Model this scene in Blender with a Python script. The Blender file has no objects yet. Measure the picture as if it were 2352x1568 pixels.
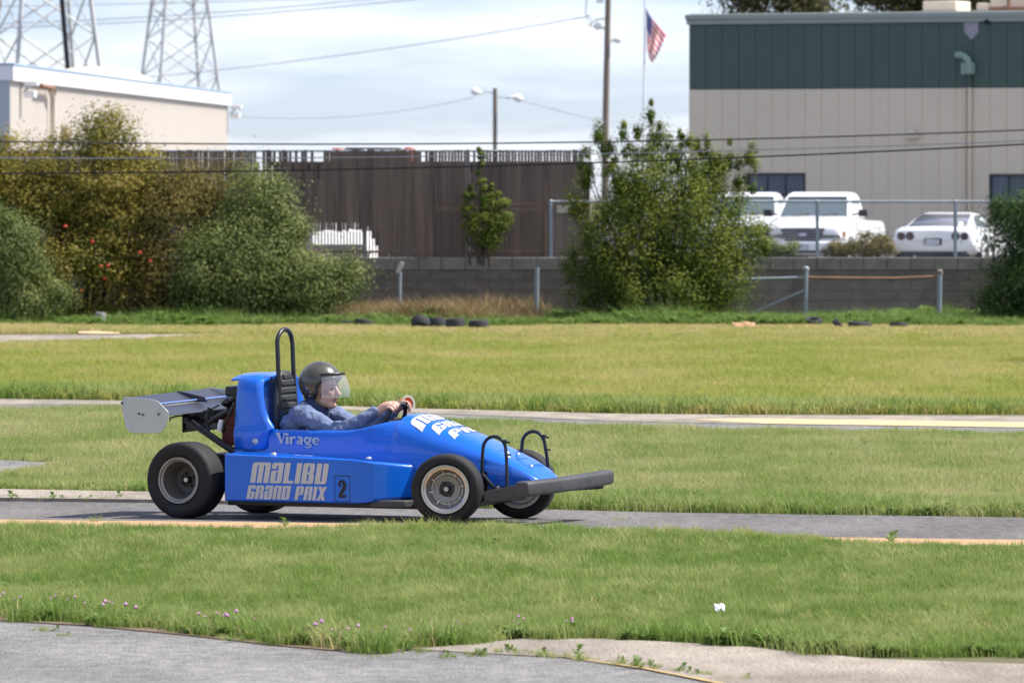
import bpy, bmesh, math, random
import numpy as np
from mathutils import Vector, Matrix

# ------------------------------------------------------------------ camera, sky, sun, exposure
scene = bpy.context.scene
COL = scene.collection
F, CX, HV, CAMH = 17500.0, 1176.0, 450.0, 2.12      # focal length, centre column and horizon row on a 2352 x 1568 grid; eye height in metres
cam_d = bpy.data.cameras.new('camera'); cam = bpy.data.objects.new('camera', cam_d); COL.objects.link(cam)
cam_d.sensor_width = 36.0; cam_d.lens = F / 2352.0 * 36.0
cam_d.clip_start = 0.5; cam_d.clip_end = 6000.0
cam_d.dof.use_dof = True; cam_d.dof.focus_distance = 49.9; cam_d.dof.aperture_fstop = 10.0
cam.location = (0, 0, CAMH)
cam.rotation_euler = (math.radians(90) - math.atan((784 - HV) / F), 0, 0)
scene.camera = cam

SUN = Vector((0.80, 0.05, 1.12)).normalized()
SUN_EL = math.asin(SUN.z); SUN_AZ = math.atan2(SUN.x, SUN.y)
world = bpy.data.worlds.new('World'); scene.world = world; world.use_nodes = True
nt = world.node_tree; N = nt.nodes; L = nt.links; N.clear()
wo = N.new('ShaderNodeOutputWorld'); bg = N.new('ShaderNodeBackground'); L.new(bg.outputs[0], wo.inputs[0])
sky = N.new('ShaderNodeTexSky'); sky.sky_type = 'NISHITA'; sky.sun_disc = False
sky.sun_elevation = SUN_EL; sky.sun_rotation = SUN_AZ; sky.air_density = 1.0; sky.dust_density = 0.2; sky.ozone_density = 4.0; sky.altitude = 0
bg.inputs[1].default_value = 0.085
tc = N.new('ShaderNodeTexCoord'); sep = N.new('ShaderNodeSeparateXYZ'); L.new(tc.outputs['Generated'], sep.inputs[0])
def wmath(op, a, b):
    n = N.new('ShaderNodeMath'); n.operation = op
    for i, s in enumerate((a, b)):
        if isinstance(s, (int, float)): n.inputs[i].default_value = s
        else: L.new(s, n.inputs[i])
    return n.outputs[0]
zz = wmath('ADD', wmath('MAXIMUM', sep.outputs[2], 0.0), 0.045)
comb = N.new('ShaderNodeCombineXYZ')
L.new(wmath('DIVIDE', sep.outputs[0], zz), comb.inputs[0]); L.new(wmath('MULTIPLY', wmath('DIVIDE', sep.outputs[1], zz), 0.42), comb.inputs[1])
cn = N.new('ShaderNodeTexNoise'); cn.inputs['Scale'].default_value = 0.75; cn.inputs['Detail'].default_value = 7; cn.inputs['Roughness'].default_value = 0.55
L.new(comb.outputs[0], cn.inputs['Vector'])
cr = N.new('ShaderNodeValToRGB'); cr.color_ramp.elements[0].position = 0.40; cr.color_ramp.elements[1].position = 0.62
L.new(cn.outputs[0], cr.inputs[0])
mx = N.new('ShaderNodeMix'); mx.data_type = 'RGBA'
L.new(wmath('MULTIPLY', cr.outputs[0], 0.85), mx.inputs['Factor'])
tint = N.new('ShaderNodeMix'); tint.data_type = 'RGBA'; tint.blend_type = 'MULTIPLY'; tint.inputs['Factor'].default_value = 1.0
L.new(sky.outputs[0], tint.inputs[6]); tint.inputs[7].default_value = (0.68, 0.77, 1.13, 1)
L.new(tint.outputs[2], mx.inputs[6]); mx.inputs[7].default_value = (6.7, 6.95, 7.4, 1)
L.new(mx.outputs[2], bg.inputs[0])
sun_d = bpy.data.lights.new('sun', 'SUN'); sun = bpy.data.objects.new('sun', sun_d); COL.objects.link(sun)
sun_d.energy = 4.1; sun_d.angle = math.radians(0.6); sun_d.color = (1.0, 0.95, 0.87)
sun.rotation_euler = (-SUN).to_track_quat('-Z', 'Y').to_euler(); sun.location = (0, 0, 40)
vs = scene.view_settings; vs.view_transform = 'Standard'; vs.look = 'None'; vs.exposure = 1.05; vs.gamma = 1.0; vs.use_curve_mapping = False
scene.cycles.use_denoising = True
scene.cycles.max_bounces = 8; scene.cycles.transparent_max_bounces = 16
rng = np.random.default_rng(7); random.seed(7)

def W(u, v, Y): return Vector(((u - CX) / F * Y, Y, CAMH + (HV - v) / F * Y))     # a direction of the photograph at a known distance
def G(u, v, z=0.0):                                                             # the ground point in that direction
    Y = F * (CAMH - z) / (v - HV); return Vector(((u - CX) / F * Y, Y, z))

# ------------------------------------------------------------------ materials
def M(name, col, rough=0.6, metal=0.0, var=0.0, scale=4.0, bump=0.0, bscale=40.0, coat=0.0, col2=None, world_pos=False, stretch=(1, 1, 1), spec=0.5, big=0.0, bigs=0.7):
    m = bpy.data.materials.new(name); m.use_nodes = True
    t = m.node_tree; n = t.nodes; l = t.links; p = n['Principled BSDF']
    p.inputs['Base Color'].default_value = (*col, 1); p.inputs['Roughness'].default_value = rough; p.inputs['Metallic'].default_value = metal
    p.inputs['Coat Weight'].default_value = coat; p.inputs['Coat Roughness'].default_value = 0.08; p.inputs['Specular IOR Level'].default_value = spec
    if var or bump or col2:
        if world_pos: src = n.new('ShaderNodeNewGeometry').outputs['Position']
        else: src = n.new('ShaderNodeTexCoord').outputs['Object']
        mp = n.new('ShaderNodeMapping'); mp.inputs['Scale'].default_value = stretch; l.new(src, mp.inputs[0])
        if var or col2:
            no = n.new('ShaderNodeTexNoise'); no.inputs['Scale'].default_value = scale; no.inputs['Detail'].default_value = 6; no.inputs['Roughness'].default_value = 0.65
            l.new(mp.outputs[0], no.inputs['Vector'])
            rp = n.new('ShaderNodeValToRGB'); rp.color_ramp.elements[0].position = 0.3; rp.color_ramp.elements[1].position = 0.7
            c2 = col2 if col2 else tuple(c * (1 - var) for c in col)
            rp.color_ramp.elements[0].color = (*c2, 1); rp.color_ramp.elements[1].color = (*col, 1)
            l.new(no.outputs[0], rp.inputs[0]); cout = rp.outputs[0]
            if big:                                            # broad stains and repairs on top of the grain
                n2 = n.new('ShaderNodeTexNoise'); n2.inputs['Scale'].default_value = bigs; n2.inputs['Detail'].default_value = 3; l.new(mp.outputs[0], n2.inputs['Vector'])
                r2 = n.new('ShaderNodeValToRGB'); r2.color_ramp.elements[0].position = 0.40; r2.color_ramp.elements[1].position = 0.60; k = 1 - big
                r2.color_ramp.elements[0].color = (k, k, k, 1); r2.color_ramp.elements[1].color = (1, 1, 1, 1); l.new(n2.outputs[0], r2.inputs[0])
                mm = n.new('ShaderNodeMix'); mm.data_type = 'RGBA'; mm.blend_type = 'MULTIPLY'; mm.inputs['Factor'].default_value = 1.0; l.new(cout, mm.inputs[6]); l.new(r2.outputs[0], mm.inputs[7]); cout = mm.outputs[2]
            l.new(cout, p.inputs['Base Color'])
        if bump:
            nb = n.new('ShaderNodeTexNoise'); nb.inputs['Scale'].default_value = bscale; nb.inputs['Detail'].default_value = 4
            l.new(mp.outputs[0], nb.inputs['Vector'])
            b = n.new('ShaderNodeBump'); b.inputs['Strength'].default_value = bump; b.inputs['Distance'].default_value = 0.02
            l.new(nb.outputs[0], b.inputs['Height']); l.new(b.outputs[0], p.inputs['Normal'])
    return m

def leaf_mat(name, c1, c2, transl=0.35, patch=None, pscale=0.6, attr=False, rough=0.55):
    """foliage: two hues mixed by clump tint or per-instance random, patches by world position, some light through the leaf"""
    m = bpy.data.materials.new(name); m.use_nodes = True
    t = m.node_tree; n = t.nodes; l = t.links; p = n['Principled BSDF']; out = n['Material Output']
    mixc = n.new('ShaderNodeMix'); mixc.data_type = 'RGBA'; mixc.inputs[6].default_value = (*c1, 1); mixc.inputs[7].default_value = (*c2, 1)
    if attr:
        a = n.new('ShaderNodeAttribute'); a.attribute_name = 'tint'; l.new(a.outputs['Fac'], mixc.inputs['Factor'])
    else:
        oi = n.new('ShaderNodeObjectInfo'); l.new(oi.outputs['Random'], mixc.inputs['Factor'])
    col = mixc.outputs[2]
    if patch:
        g = n.new('ShaderNodeNewGeometry'); mp = n.new('ShaderNodeMapping'); mp.inputs['Scale'].default_value = (1, 0.35, 1); l.new(g.outputs['Position'], mp.inputs[0])
        no = n.new('ShaderNodeTexNoise'); no.inputs['Scale'].default_value = pscale; no.inputs['Detail'].default_value = 5; no.inputs['Roughness'].default_value = 0.6; l.new(mp.outputs[0], no.inputs['Vector'])
        rp = n.new('ShaderNodeValToRGB'); rp.color_ramp.elements[0].position = 0.42; rp.color_ramp.elements[1].position = 0.68; l.new(no.outputs[0], rp.inputs[0])
        m2 = n.new('ShaderNodeMix'); m2.data_type = 'RGBA'; l.new(rp.outputs[0], m2.inputs['Factor']); l.new(col, m2.inputs[6]); m2.inputs[7].default_value = (*patch, 1)
        col = m2.outputs[2]
    l.new(col, p.inputs['Base Color']); p.inputs['Roughness'].default_value = rough; p.inputs['Specular IOR Level'].default_value = 0.15
    tr = n.new('ShaderNodeBsdfTranslucent'); l.new(col, tr.inputs[0])
    ms = n.new('ShaderNodeMixShader'); ms.inputs[0].default_value = transl
    l.new(p.outputs[0], ms.inputs[1]); l.new(tr.outputs[0], ms.inputs[2]); l.new(ms.outputs[0], out.inputs[0])
    return m

def glass_mat(name, col, alpha, rough=0.03, metal=0.0):
    m = bpy.data.materials.new(name); m.use_nodes = True
    n = m.node_tree.nodes; l = m.node_tree.links; p = n['Principled BSDF']; out = n['Material Output']
    p.inputs['Base Color'].default_value = (*col, 1); p.inputs['Roughness'].default_value = rough; p.inputs['Metallic'].default_value = metal
    tr = n.new('ShaderNodeBsdfTransparent'); ms = n.new('ShaderNodeMixShader'); ms.inputs[0].default_value = alpha
    l.new(tr.outputs[0], ms.inputs[1]); l.new(p.outputs[0], ms.inputs[2]); l.new(ms.outputs[0], out.inputs[0])
    return m

# ------------------------------------------------------------------ mesh helpers
def finish(name, me, mat, parent=None, smooth=40, bevel=0.0, bseg=2, sub=0, solid=0.0, kind=None, mats=None):
    for mm in (mats or ([mat] if mat else [])): me.materials.append(mm)
    if smooth:
        me.shade_smooth(); me.set_sharp_from_angle(angle=math.radians(smooth))
    o = bpy.data.objects.new(name, me); COL.objects.link(o)
    if parent is not None: o.parent = parent
    if solid:
        md = o.modifiers.new('solid', 'SOLIDIFY'); md.thickness = solid; md.offset = -1
    if bevel:
        md = o.modifiers.new('bevel', 'BEVEL'); md.width = bevel; md.segments = bseg; md.limit_method = 'ANGLE'; md.angle_limit = math.radians(35)
    if sub:
        md = o.modifiers.new('sub', 'SUBSURF'); md.levels = sub; md.render_levels = sub
    if kind: o['kind'] = kind
    return o

class MB:
    def __init__(s): s.v = []; s.f = []; s.mi = []
    def add(s, vs, fs, mi=0):
        b = len(s.v); s.v += [tuple(p) for p in vs]; s.f += [tuple(i + b for i in f) for f in fs]; s.mi += [mi] * len(fs); return s
    def box(s, x0, x1, y0, y1, z0, z1, rot=None, piv=None, mi=0):
        p = [Vector((x, y, z)) for z in (z0, z1) for y in (y0, y1) for x in (x0, x1)]
        if rot is not None:
            c = Vector(piv) if piv is not None else sum(p, Vector()) / 8
            p = [rot @ (q - c) + c for q in p]
        return s.add(p, [(0, 2, 3, 1), (4, 5, 7, 6), (0, 1, 5, 4), (2, 6, 7, 3), (0, 4, 6, 2), (1, 3, 7, 5)], mi)
    def hexa(s, p, mi=0):                                   # 8 corners, bottom four then top four, each ring in order
        return s.add(p, [(3, 2, 1, 0), (4, 5, 6, 7), (0, 1, 5, 4), (1, 2, 6, 5), (2, 3, 7, 6), (3, 0, 4, 7)], mi)
    def tube(s, path, r, n=8, closed=False, mi=0, cap=True, flat=1.0):
        P = [Vector(p) for p in path]; k = len(P); R = list(r) if hasattr(r, '__len__') else [r] * k
        T = []
        for i in range(k):
            a = P[i - 1] if (i > 0 or closed) else P[i]; b = P[(i + 1) % k] if (i < k - 1 or closed) else P[i]
            d = b - a; T.append(d.normalized() if d.length > 1e-9 else Vector((0, 0, 1)))
        up = Vector((0, 0, 1)) if abs(T[0].z) < 0.9 else Vector((1, 0, 0))
        nrm = T[0].cross(up).normalized(); vs = []
        for i in range(k):
            nrm = (nrm - T[i] * nrm.dot(T[i])).normalized(); bn = T[i].cross(nrm)
            for j in range(n):
                a = 2 * math.pi * j / n; vs.append(P[i] + (nrm * math.cos(a) + bn * math.sin(a) * flat) * R[i])
        fs = []
        for i in range(k if closed else k - 1):
            for j in range(n):
                a, b = i * n + j, i * n + (j + 1) % n; c, d = ((i + 1) % k) * n + (j + 1) % n, ((i + 1) % k) * n + j
                fs.append((a, b, c, d))
        if cap and not closed:
            fs.append(tuple(reversed(range(n)))); fs.append(tuple(range((k - 1) * n, k * n)))
        return s.add(vs, fs, mi)
    def lathe(s, prof, c=(0, 0, 0), axis=(0, 1, 0), n=40, closed=True, mi=0, a0=0.0, a1=2 * math.pi):
        A = Vector(axis).normalized(); up = Vector((0, 0, 1)) if abs(A.z) < 0.9 else Vector((1, 0, 0))
        U = up - A * up.dot(A); U.normalize(); V = A.cross(U); C = Vector(c); k = len(prof); vs = []
        full = abs(a1 - a0 - 2 * math.pi) < 1e-6; m = n if full else n + 1
        for i in range(m):
            a = a0 + (a1 - a0) * i / n
            for (r, h) in prof: vs.append(C + A * h + (U * math.cos(a) + V * math.sin(a)) * r)
        fs = []
        for i in range(n):
            i2 = (i + 1) % m
            for j in range(k if closed else k - 1):
                j2 = (j + 1) % k; fs.append((i * k + j, i * k + j2, i2 * k + j2, i2 * k + j))
        return s.add(vs, fs, mi)
    def loft(s, secs, ring=True, cap=True, mi=0):
        n = len(secs[0]); vs = [p for sc in secs for p in sc]; fs = []
        for i in range(len(secs) - 1):
            for j in range(n if ring else n - 1):
                j2 = (j + 1) % n; fs.append((i * n + j, i * n + j2, (i + 1) * n + j2, (i + 1) * n + j))
        if cap and ring:
            fs.append(tuple(reversed(range(n)))); fs.append(tuple(range((len(secs) - 1) * n, len(secs) * n)))
        return s.add(vs, fs, mi)
    def prism(s, poly, o, ux, uy, depth, mi=0):
        o, ux, uy = Vector(o), Vector(ux), Vector(uy); w = ux.cross(uy).normalized() * depth; n = len(poly)
        a = [o + ux * p[0] + uy * p[1] for p in poly]; b = [q + w for q in a]
        fs = [tuple(reversed(range(n))), tuple(range(n, 2 * n))] + [(i, (i + 1) % n, n + (i + 1) % n, n + i) for i in range(n)]
        return s.add(a + b, fs, mi)
    def ell(s, c, r, nu=16, nv=10, rot=None, mi=0):
        C = Vector(c); vs = []; fs = []
        for i in range(1, nv):
            t = math.pi * i / nv
            for j in range(nu):
                a = 2 * math.pi * j / nu; p = Vector((r[0] * math.sin(t) * math.cos(a), r[1] * math.sin(t) * math.sin(a), r[2] * math.cos(t)))
                vs.append(C + (rot @ p if rot is not None else p))
        for sgn in (1, -1):
            p = Vector((0, 0, r[2] * sgn)); vs.append(C + (rot @ p if rot is not None else p))
        T = len(vs) - 2; B = len(vs) - 1
        for i in range(nv - 2):
            for j in range(nu):
                j2 = (j + 1) % nu; fs.append((i * nu + j, (i + 1) * nu + j, (i + 1) * nu + j2, i * nu + j2))
        for j in range(nu):
            fs.append((T, j, (j + 1) % nu)); fs.append((B, (nv - 2) * nu + (j + 1) % nu, (nv - 2) * nu + j))
        return s.add(vs, fs, mi)
    def build(s, name, mat, parent=None, recalc=True, **kw):
        me = bpy.data.meshes.new(name); me.from_pydata(s.v, [], s.f)
        if max(s.mi, default=0) > 0: me.polygons.foreach_set('material_index', s.mi)
        if recalc:
            bm = bmesh.new(); bm.from_mesh(me); bmesh.ops.recalc_face_normals(bm, faces=bm.faces); bm.to_mesh(me); bm.free()
        me.update()
        return finish(name, me, mat, parent, **kw)

def tag(o, label, cat, group=None):
    o['label'] = label; o['category'] = cat
    if group: o['group'] = group
    return o
def empty(name, loc=(0, 0, 0), rz=0.0):
    o = bpy.data.objects.new(name, None); COL.objects.link(o); o.location = loc; o.rotation_euler = (0, 0, rz); o.empty_display_size = 0.2; return o
def np_mesh(name, v, q, mat, parent=None, tint=None, kind=None, smooth=0):
    me = bpy.data.meshes.new(name); nv, nq, k = len(v), len(q), q.shape[1]
    me.vertices.add(nv); me.vertices.foreach_set('co', np.ascontiguousarray(v, np.float32).ravel())
    me.loops.add(nq * k); me.loops.foreach_set('vertex_index', np.ascontiguousarray(q, np.int32).ravel())
    me.polygons.add(nq); me.polygons.foreach_set('loop_start', np.arange(0, nq * k, k, dtype=np.int32))
    me.update(calc_edges=True)
    if tint is not None:
        at = me.attributes.new('tint', 'FLOAT', 'POINT'); at.data.foreach_set('value', tint.astype(np.float32))
    return finish(name, me, mat, parent, smooth=smooth, kind=kind)
def smoothstep(a, b, x):
    t = min(1, max(0, (x - a) / (b - a))); return t * t * (3 - 2 * t)
def copy_tree(o, parent=None):
    c = o.copy(); COL.objects.link(c); c.parent = parent
    for ch in list(o.children): copy_tree(ch, c)
    return c
# ------------------------------------------------------------------ ground, tracks, lot
m_soil = M('soil_and_thatch', (0.085, 0.10, 0.028), 0.95, col2=(0.11, 0.085, 0.045), scale=1.2, bump=0.6, bscale=30, world_pos=True)
m_asph = M('track_asphalt', (0.21, 0.195, 0.185), 0.95, col2=(0.115, 0.108, 0.104), scale=14.0, bump=0.8, bscale=90, world_pos=True, stretch=(1, .3, 1), spec=.2, big=.25, bigs=.9)
m_asph2 = M('pale_old_asphalt', (0.28, 0.268, 0.25), 0.95, col2=(0.14, 0.135, 0.128), scale=11.0, bump=1.0, bscale=60, world_pos=True, stretch=(1, .5, 1), spec=.2, big=.22, bigs=1.1)
m_conc = M('kerb_concrete', (0.36, 0.315, 0.255), 0.95, col2=(0.215, 0.180, 0.145), scale=4.5, bump=0.8, bscale=50, world_pos=True, stretch=(1, .25, 1), spec=.2, big=.25, bigs=1.3)
m_sand = M('tan_kerb_paint', (0.46, 0.28, 0.14), 0.95, col2=(0.36, 0.22, 0.115), scale=3, bump=0.3, bscale=80, world_pos=True)
m_ypaint = M('yellow_kerb_paint', (0.50, 0.36, 0.17), 0.9, col2=(0.40, 0.32, 0.20), scale=4, world_pos=True)
m_yline = M('yellow_line_paint', (0.50, 0.32, 0.09), 0.85, col2=(0.30, 0.24, 0.13), scale=9, world_pos=True)
m_lot = M('lot_asphalt', (0.16, 0.155, 0.15), 0.9, var=0.3, scale=1.0, world_pos=True)

def sheet(name, pts, z, mat, thick=0.0):
    me = bpy.data.meshes.new(name)
    n = len(pts); v = [(p.x, p.y, z) for p in pts]
    if thick:
        v += [(p.x, p.y, z - thick) for p in pts]
        f = [tuple(range(n))] + [(i, (i + 1) % n, n + (i + 1) % n, n + i) for i in range(n)]
    else: f = [tuple(range(n))]
    me.from_pydata(v, [], f); me.update()
    bm = bmesh.new(); bm.from_mesh(me); bmesh.ops.recalc_face_normals(bm, faces=bm.faces)
    if not thick and bm.faces and list(bm.faces)[0].normal.z < 0: bmesh.ops.reverse_faces(bm, faces=bm.faces)
    bm.to_mesh(me); bm.free()
    o = finish(name, me, mat, smooth=0, kind='structure'); return o
def band(top, bot): return [G(*p) for p in top] + [G(*p) for p in reversed(bot)]

sheet('ground', [Vector((-1500, -40, 0)), Vector((1500, -40, 0)), Vector((1500, 3000, 0)), Vector((-1500, 3000, 0))], 0.0, m_soil)
# the driven track
TF = [(-900, 1134), (0, 1152), (335, 1156), (900, 1166), (1280, 1172), (1500, 1178), (2352, 1190), (3300, 1201)]
TN = [(-900, 1186), (0, 1196), (830, 1205), (1200, 1214), (1900, 1237), (2352, 1243), (3300, 1256)]
sheet('main_track', band(TF, TN), 0.006, m_asph)
SN = [(-900, 1201), (0, 1213), (500, 1216), (830, 1217), (1200, 1226), (1900, 1251), (2352, 1259), (3300, 1272)]
sheet('tan_track_edge', band(TN, SN), 0.010, m_sand)
KF = [(-900, 1112), (0, 1132), (335, 1138), (760, 1150), (900, 1160)]
sheet('concrete_kerb', band(KF, [(-900, 1134.3), (0, 1152.3), (335, 1156.3), (900, 1166.3)]), 0.03, m_conc, 0.03)
# the second lap of the track, behind
BF = [(-900, 917), (0, 918), (270, 922), (780, 935), (1400, 952), (1700, 955), (2352, 958), (3300, 963)]
BN = [(-900, 952), (0, 944), (270, 940), (780, 951), (1000, 963), (1400, 985), (1700, 991), (2352, 999), (3300, 1012)]
BM_ = [(-900, 934), (0, 931), (270, 931), (780, 943), (1400, 969), (1700, 975), (2352, 981), (3300, 990)]
sheet('back_kerb', band(BF, BM_), 0.012, m_conc)
sheet('back_track', band(BM_, BN), 0.008, m_asph2)
sheet('yellow_kerb_strip', band([(1600, 966), (1700, 963), (2352, 972), (3300, 981)], [(1600, 967), (1750, 976), (2352, 985), (3300, 994)]), 0.0145, m_ypaint)
sheet('far_track', band([(-900, 766), (0, 771), (350, 769), (520, 767)], [(-900, 796), (0, 791), (250, 784), (400, 777), (520, 771)]), 0.010, m_conc)
sheet('far_tan_strip', band([(180, 764), (225, 763), (275, 767)], [(180, 769), (225, 770.2), (275, 770)]), 0.025, m_ypaint)
sheet('side_path', band([(-900, 1048), (0, 1059), (100, 1062), (170, 1067)], [(-900, 1150 - 30), (0, 1094), (80, 1080), (170, 1068)]), 0.010, m_asph2)
# foreground
FE = [(-900, 1382), (0, 1425), (200, 1438), (420, 1456), (640, 1482), (850, 1503), (980, 1491), (1200, 1470), (1400, 1470), (1700, 1486), (2000, 1516), (2352, 1528), (3300, 1566)]
sheet('foreground_track', [G(*p) for p in FE] + [Vector((26, 12, 0)), Vector((-26, 12, 0))], 0.004, m_asph2)
CL = [(960, 1495), (1100, 1503), (1330, 1515), (1480, 1540), (1650, 1572), (2000, 1640), (3300, 1900)]
sheet('foreground_kerb', band([(970, 1492), (1200, 1470.4), (1400, 1470.4), (1700, 1486.4), (2000, 1516.4), (2352, 1528.4), (3300, 1566.4)], CL), 0.008, m_conc)
sheet('yellow_line', band([(1290, 1511.5), (1480, 1538), (1650, 1571), (2000, 1639)], [(1290, 1512.6), (1480, 1541), (1650, 1575), (2000, 1645)]), 0.011, m_yline)
sheet('soil_edge', [G(u, v - 4) for u, v in FE[:7]] + [G(u, v + 3.5 + 2 * math.sin(u * .05)) for u, v in reversed(FE[:7])], 0.009, M('bare_earth', (0.17, 0.115, 0.07), 0.95, col2=(0.12, 0.08, 0.05), scale=9, bump=0.6, world_pos=True))
# raised lot behind the retaining wall
WALLY = 130.0
lot = MB().box(-60, 60, WALLY + 0.25, 320, -0.4, 0.55); o = lot.build('parking_lot', m_lot, smooth=0, kind='structure')

# ------------------------------------------------------------------ grass
def blade_tuft(name, n, h, spread, width, lean, mat, seg=2, seed=0):
    r = np.random.default_rng(seed); V = []; Fc = []
    for i in range(n):
        a = r.uniform(0, 2 * math.pi); rad = spread * math.sqrt(r.uniform()); bx, by = rad * math.cos(a), rad * math.sin(a)
        hh = h * r.uniform(0.45, 1.15); d = r.uniform(0, 2 * math.pi); ln = lean * r.uniform(0.2, 1.2) * hh
        dx, dy = math.cos(d) * ln, math.sin(d) * ln; px, py = -math.sin(d + r.uniform(-1, 1)), math.cos(d + r.uniform(-1, 1)); w = width * r.uniform(0.6, 1.3)
        b = len(V)
        for k in range(seg + 1):
            t = k / seg; cx, cy, cz = bx + dx * t * t, by + dy * t * t, hh * (t - 0.18 * t * t * lean); ww = w * (1 - t) ** 0.6 * 0.5
            if k < seg: V += [(cx - px * ww, cy - py * ww, cz), (cx + px * ww, cy + py * ww, cz)]
            else: V.append((cx, cy, cz))
        for k in range(seg - 1): Fc.append((b + 2 * k, b + 2 * k + 1, b + 2 * k + 3, b + 2 * k + 2))
        k = 2 * (seg - 1); Fc.append((b + k, b + k + 1, b + k + 2))
    me = bpy.data.meshes.new(name); me.from_pydata(V, [], Fc); me.update(); me.materials.append(mat)
    return bpy.data.objects.new(name, me)
def leafy_tuft(name, n, size, mat, seed=0, up=0.5, mat2=None, nfl=0):
    r = np.random.default_rng(seed); V = []; Fc = []; mi = []
    for i in range(n):
        a = r.uniform(0, 2 * math.pi); L_ = size * r.uniform(0.5, 1.1); e = r.uniform(0.1, up) * math.pi / 2; w = L_ * 0.28
        base = Vector((0, 0, size * r.uniform(0, .6))); d = Vector((math.cos(a) * math.cos(e), math.sin(a) * math.cos(e), math.sin(e))); s_ = Vector((-math.sin(a), math.cos(a), 0))
        b = len(V); V += [tuple(base + d * L_ * .15), tuple(base + d * L_ * .6 + s_ * w), tuple(base + d * L_ + Vector((0, 0, -.25 * L_))), tuple(base + d * L_ * .6 - s_ * w)]; Fc.append((b, b + 1, b + 2, b + 3)); mi.append(0)
    for i in range(nfl):
        c = Vector((r.normal(0, size * .5), r.normal(0, size * .5), size * r.uniform(.6, 1.3))); q = 0.008
        b = len(V); V += [tuple(c + Vector(p) * q) for p in ((1, 0, 0), (0, 1, 0), (-1, 0, 0), (0, -1, 0), (0, 0, 1), (0, 0, -1))]
        for f in ((0, 1, 4), (1, 2, 4), (2, 3, 4), (3, 0, 4), (1, 0, 5), (2, 1, 5), (3, 2, 5), (0, 3, 5)): Fc.append(tuple(b + k for k in f)); mi.append(1)
    me = bpy.data.meshes.new(name); me.from_pydata(V, [], Fc); me.update(); me.materials.append(mat)
    if mat2: me.materials.append(mat2); me.polygons.foreach_set('material_index', mi)
    return bpy.data.objects.new(name, me)

def scatter(name, P, rot, scl, idx, objs, label, cat):
    """one object: points that carry tufts (geometry nodes)"""
    col = bpy.data.collections.new(name + '_tufts')
    for k, o in enumerate(objs): o.name = 'tuft_%02d_%s' % (k, name); col.objects.link(o)
    me = bpy.data.meshes.new(name); me.vertices.add(len(P)); me.vertices.foreach_set('co', np.ascontiguousarray(P, np.float32).ravel())
    for nm, ty, arr in (('rot', 'FLOAT', rot), ('scl', 'FLOAT', scl), ('idx', 'INT', idx)):
        a = me.attributes.new(nm, ty, 'POINT'); a.data.foreach_set('value', np.ascontiguousarray(arr, np.int32 if ty == 'INT' else np.float32))
    o = bpy.data.objects.new(name, me); COL.objects.link(o); o['kind'] = 'stuff'; o['label'] = label; o['category'] = cat
    ng = bpy.data.node_groups.new(name, 'GeometryNodeTree')
    ng.interface.new_socket('Geometry', in_out='INPUT', socket_type='NodeSocketGeometry'); ng.interface.new_socket('Geometry', in_out='OUTPUT', socket_type='NodeSocketGeometry')
    n = ng.nodes; l = ng.links; gi = n.new('NodeGroupInput'); go = n.new('NodeGroupOutput'); ip = n.new('GeometryNodeInstanceOnPoints'); ci = n.new('GeometryNodeCollectionInfo')
    ci.inputs['Collection'].default_value = col; ci.inputs['Separate Children'].default_value = True; ci.inputs['Reset Children'].default_value = True
    l.new(gi.outputs[0], ip.inputs['Points']); l.new(ci.outputs[0], ip.inputs['Instance']); ip.inputs['Pick Instance'].default_value = True
    def attr(nm, ty):
        a = n.new('GeometryNodeInputNamedAttribute'); a.data_type = ty; a.inputs['Name'].default_value = nm; return a.outputs[0]
    l.new(attr('idx', 'INT'), ip.inputs['Instance Index'])
    cx = n.new('ShaderNodeCombineXYZ'); l.new(attr('rot', 'FLOAT'), cx.inputs[2]); l.new(cx.outputs[0], ip.inputs['Rotation'])
    cs = n.new('ShaderNodeCombineXYZ'); sa = attr('scl', 'FLOAT')
    for k in range(3): l.new(sa, cs.inputs[k])
    l.new(cs.outputs[0], ip.inputs['Scale']); l.new(ip.outputs[0], go.inputs[0])
    md = o.modifiers.new('scatter', 'NODES'); md.node_group = ng
    return o
def IL(poly, u): return np.interp(u, [p[0] for p in poly], [p[1] for p in poly])
def ground_points(y0, y1, dens, margin=1.7):
    hw0, hw1 = y0 * 1176 / F * margin, y1 * 1176 / F * margin; n = int((hw0 + hw1) * (y1 - y0) * dens)
    Y = rng.uniform(y0, y1, n * 2); X = rng.uniform(-1, 1, n * 2) * hw1; k = np.abs(X) < Y * 1176 / F * margin; X, Y = X[k][:n], Y[k][:n]
    return X, Y, CX + F * X / Y, HV + F * CAMH / Y
def vnoise(X, Y, s, seed):
    r = np.random.default_rng(seed); out = np.zeros_like(X)
    for k in range(5):
        a = r.uniform(0, 6.28); f = s * r.uniform(.6, 1.8); out += np.sin((X * math.cos(a) + Y * math.sin(a)) * f + r.uniform(0, 6.28))
    return out / 5

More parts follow.
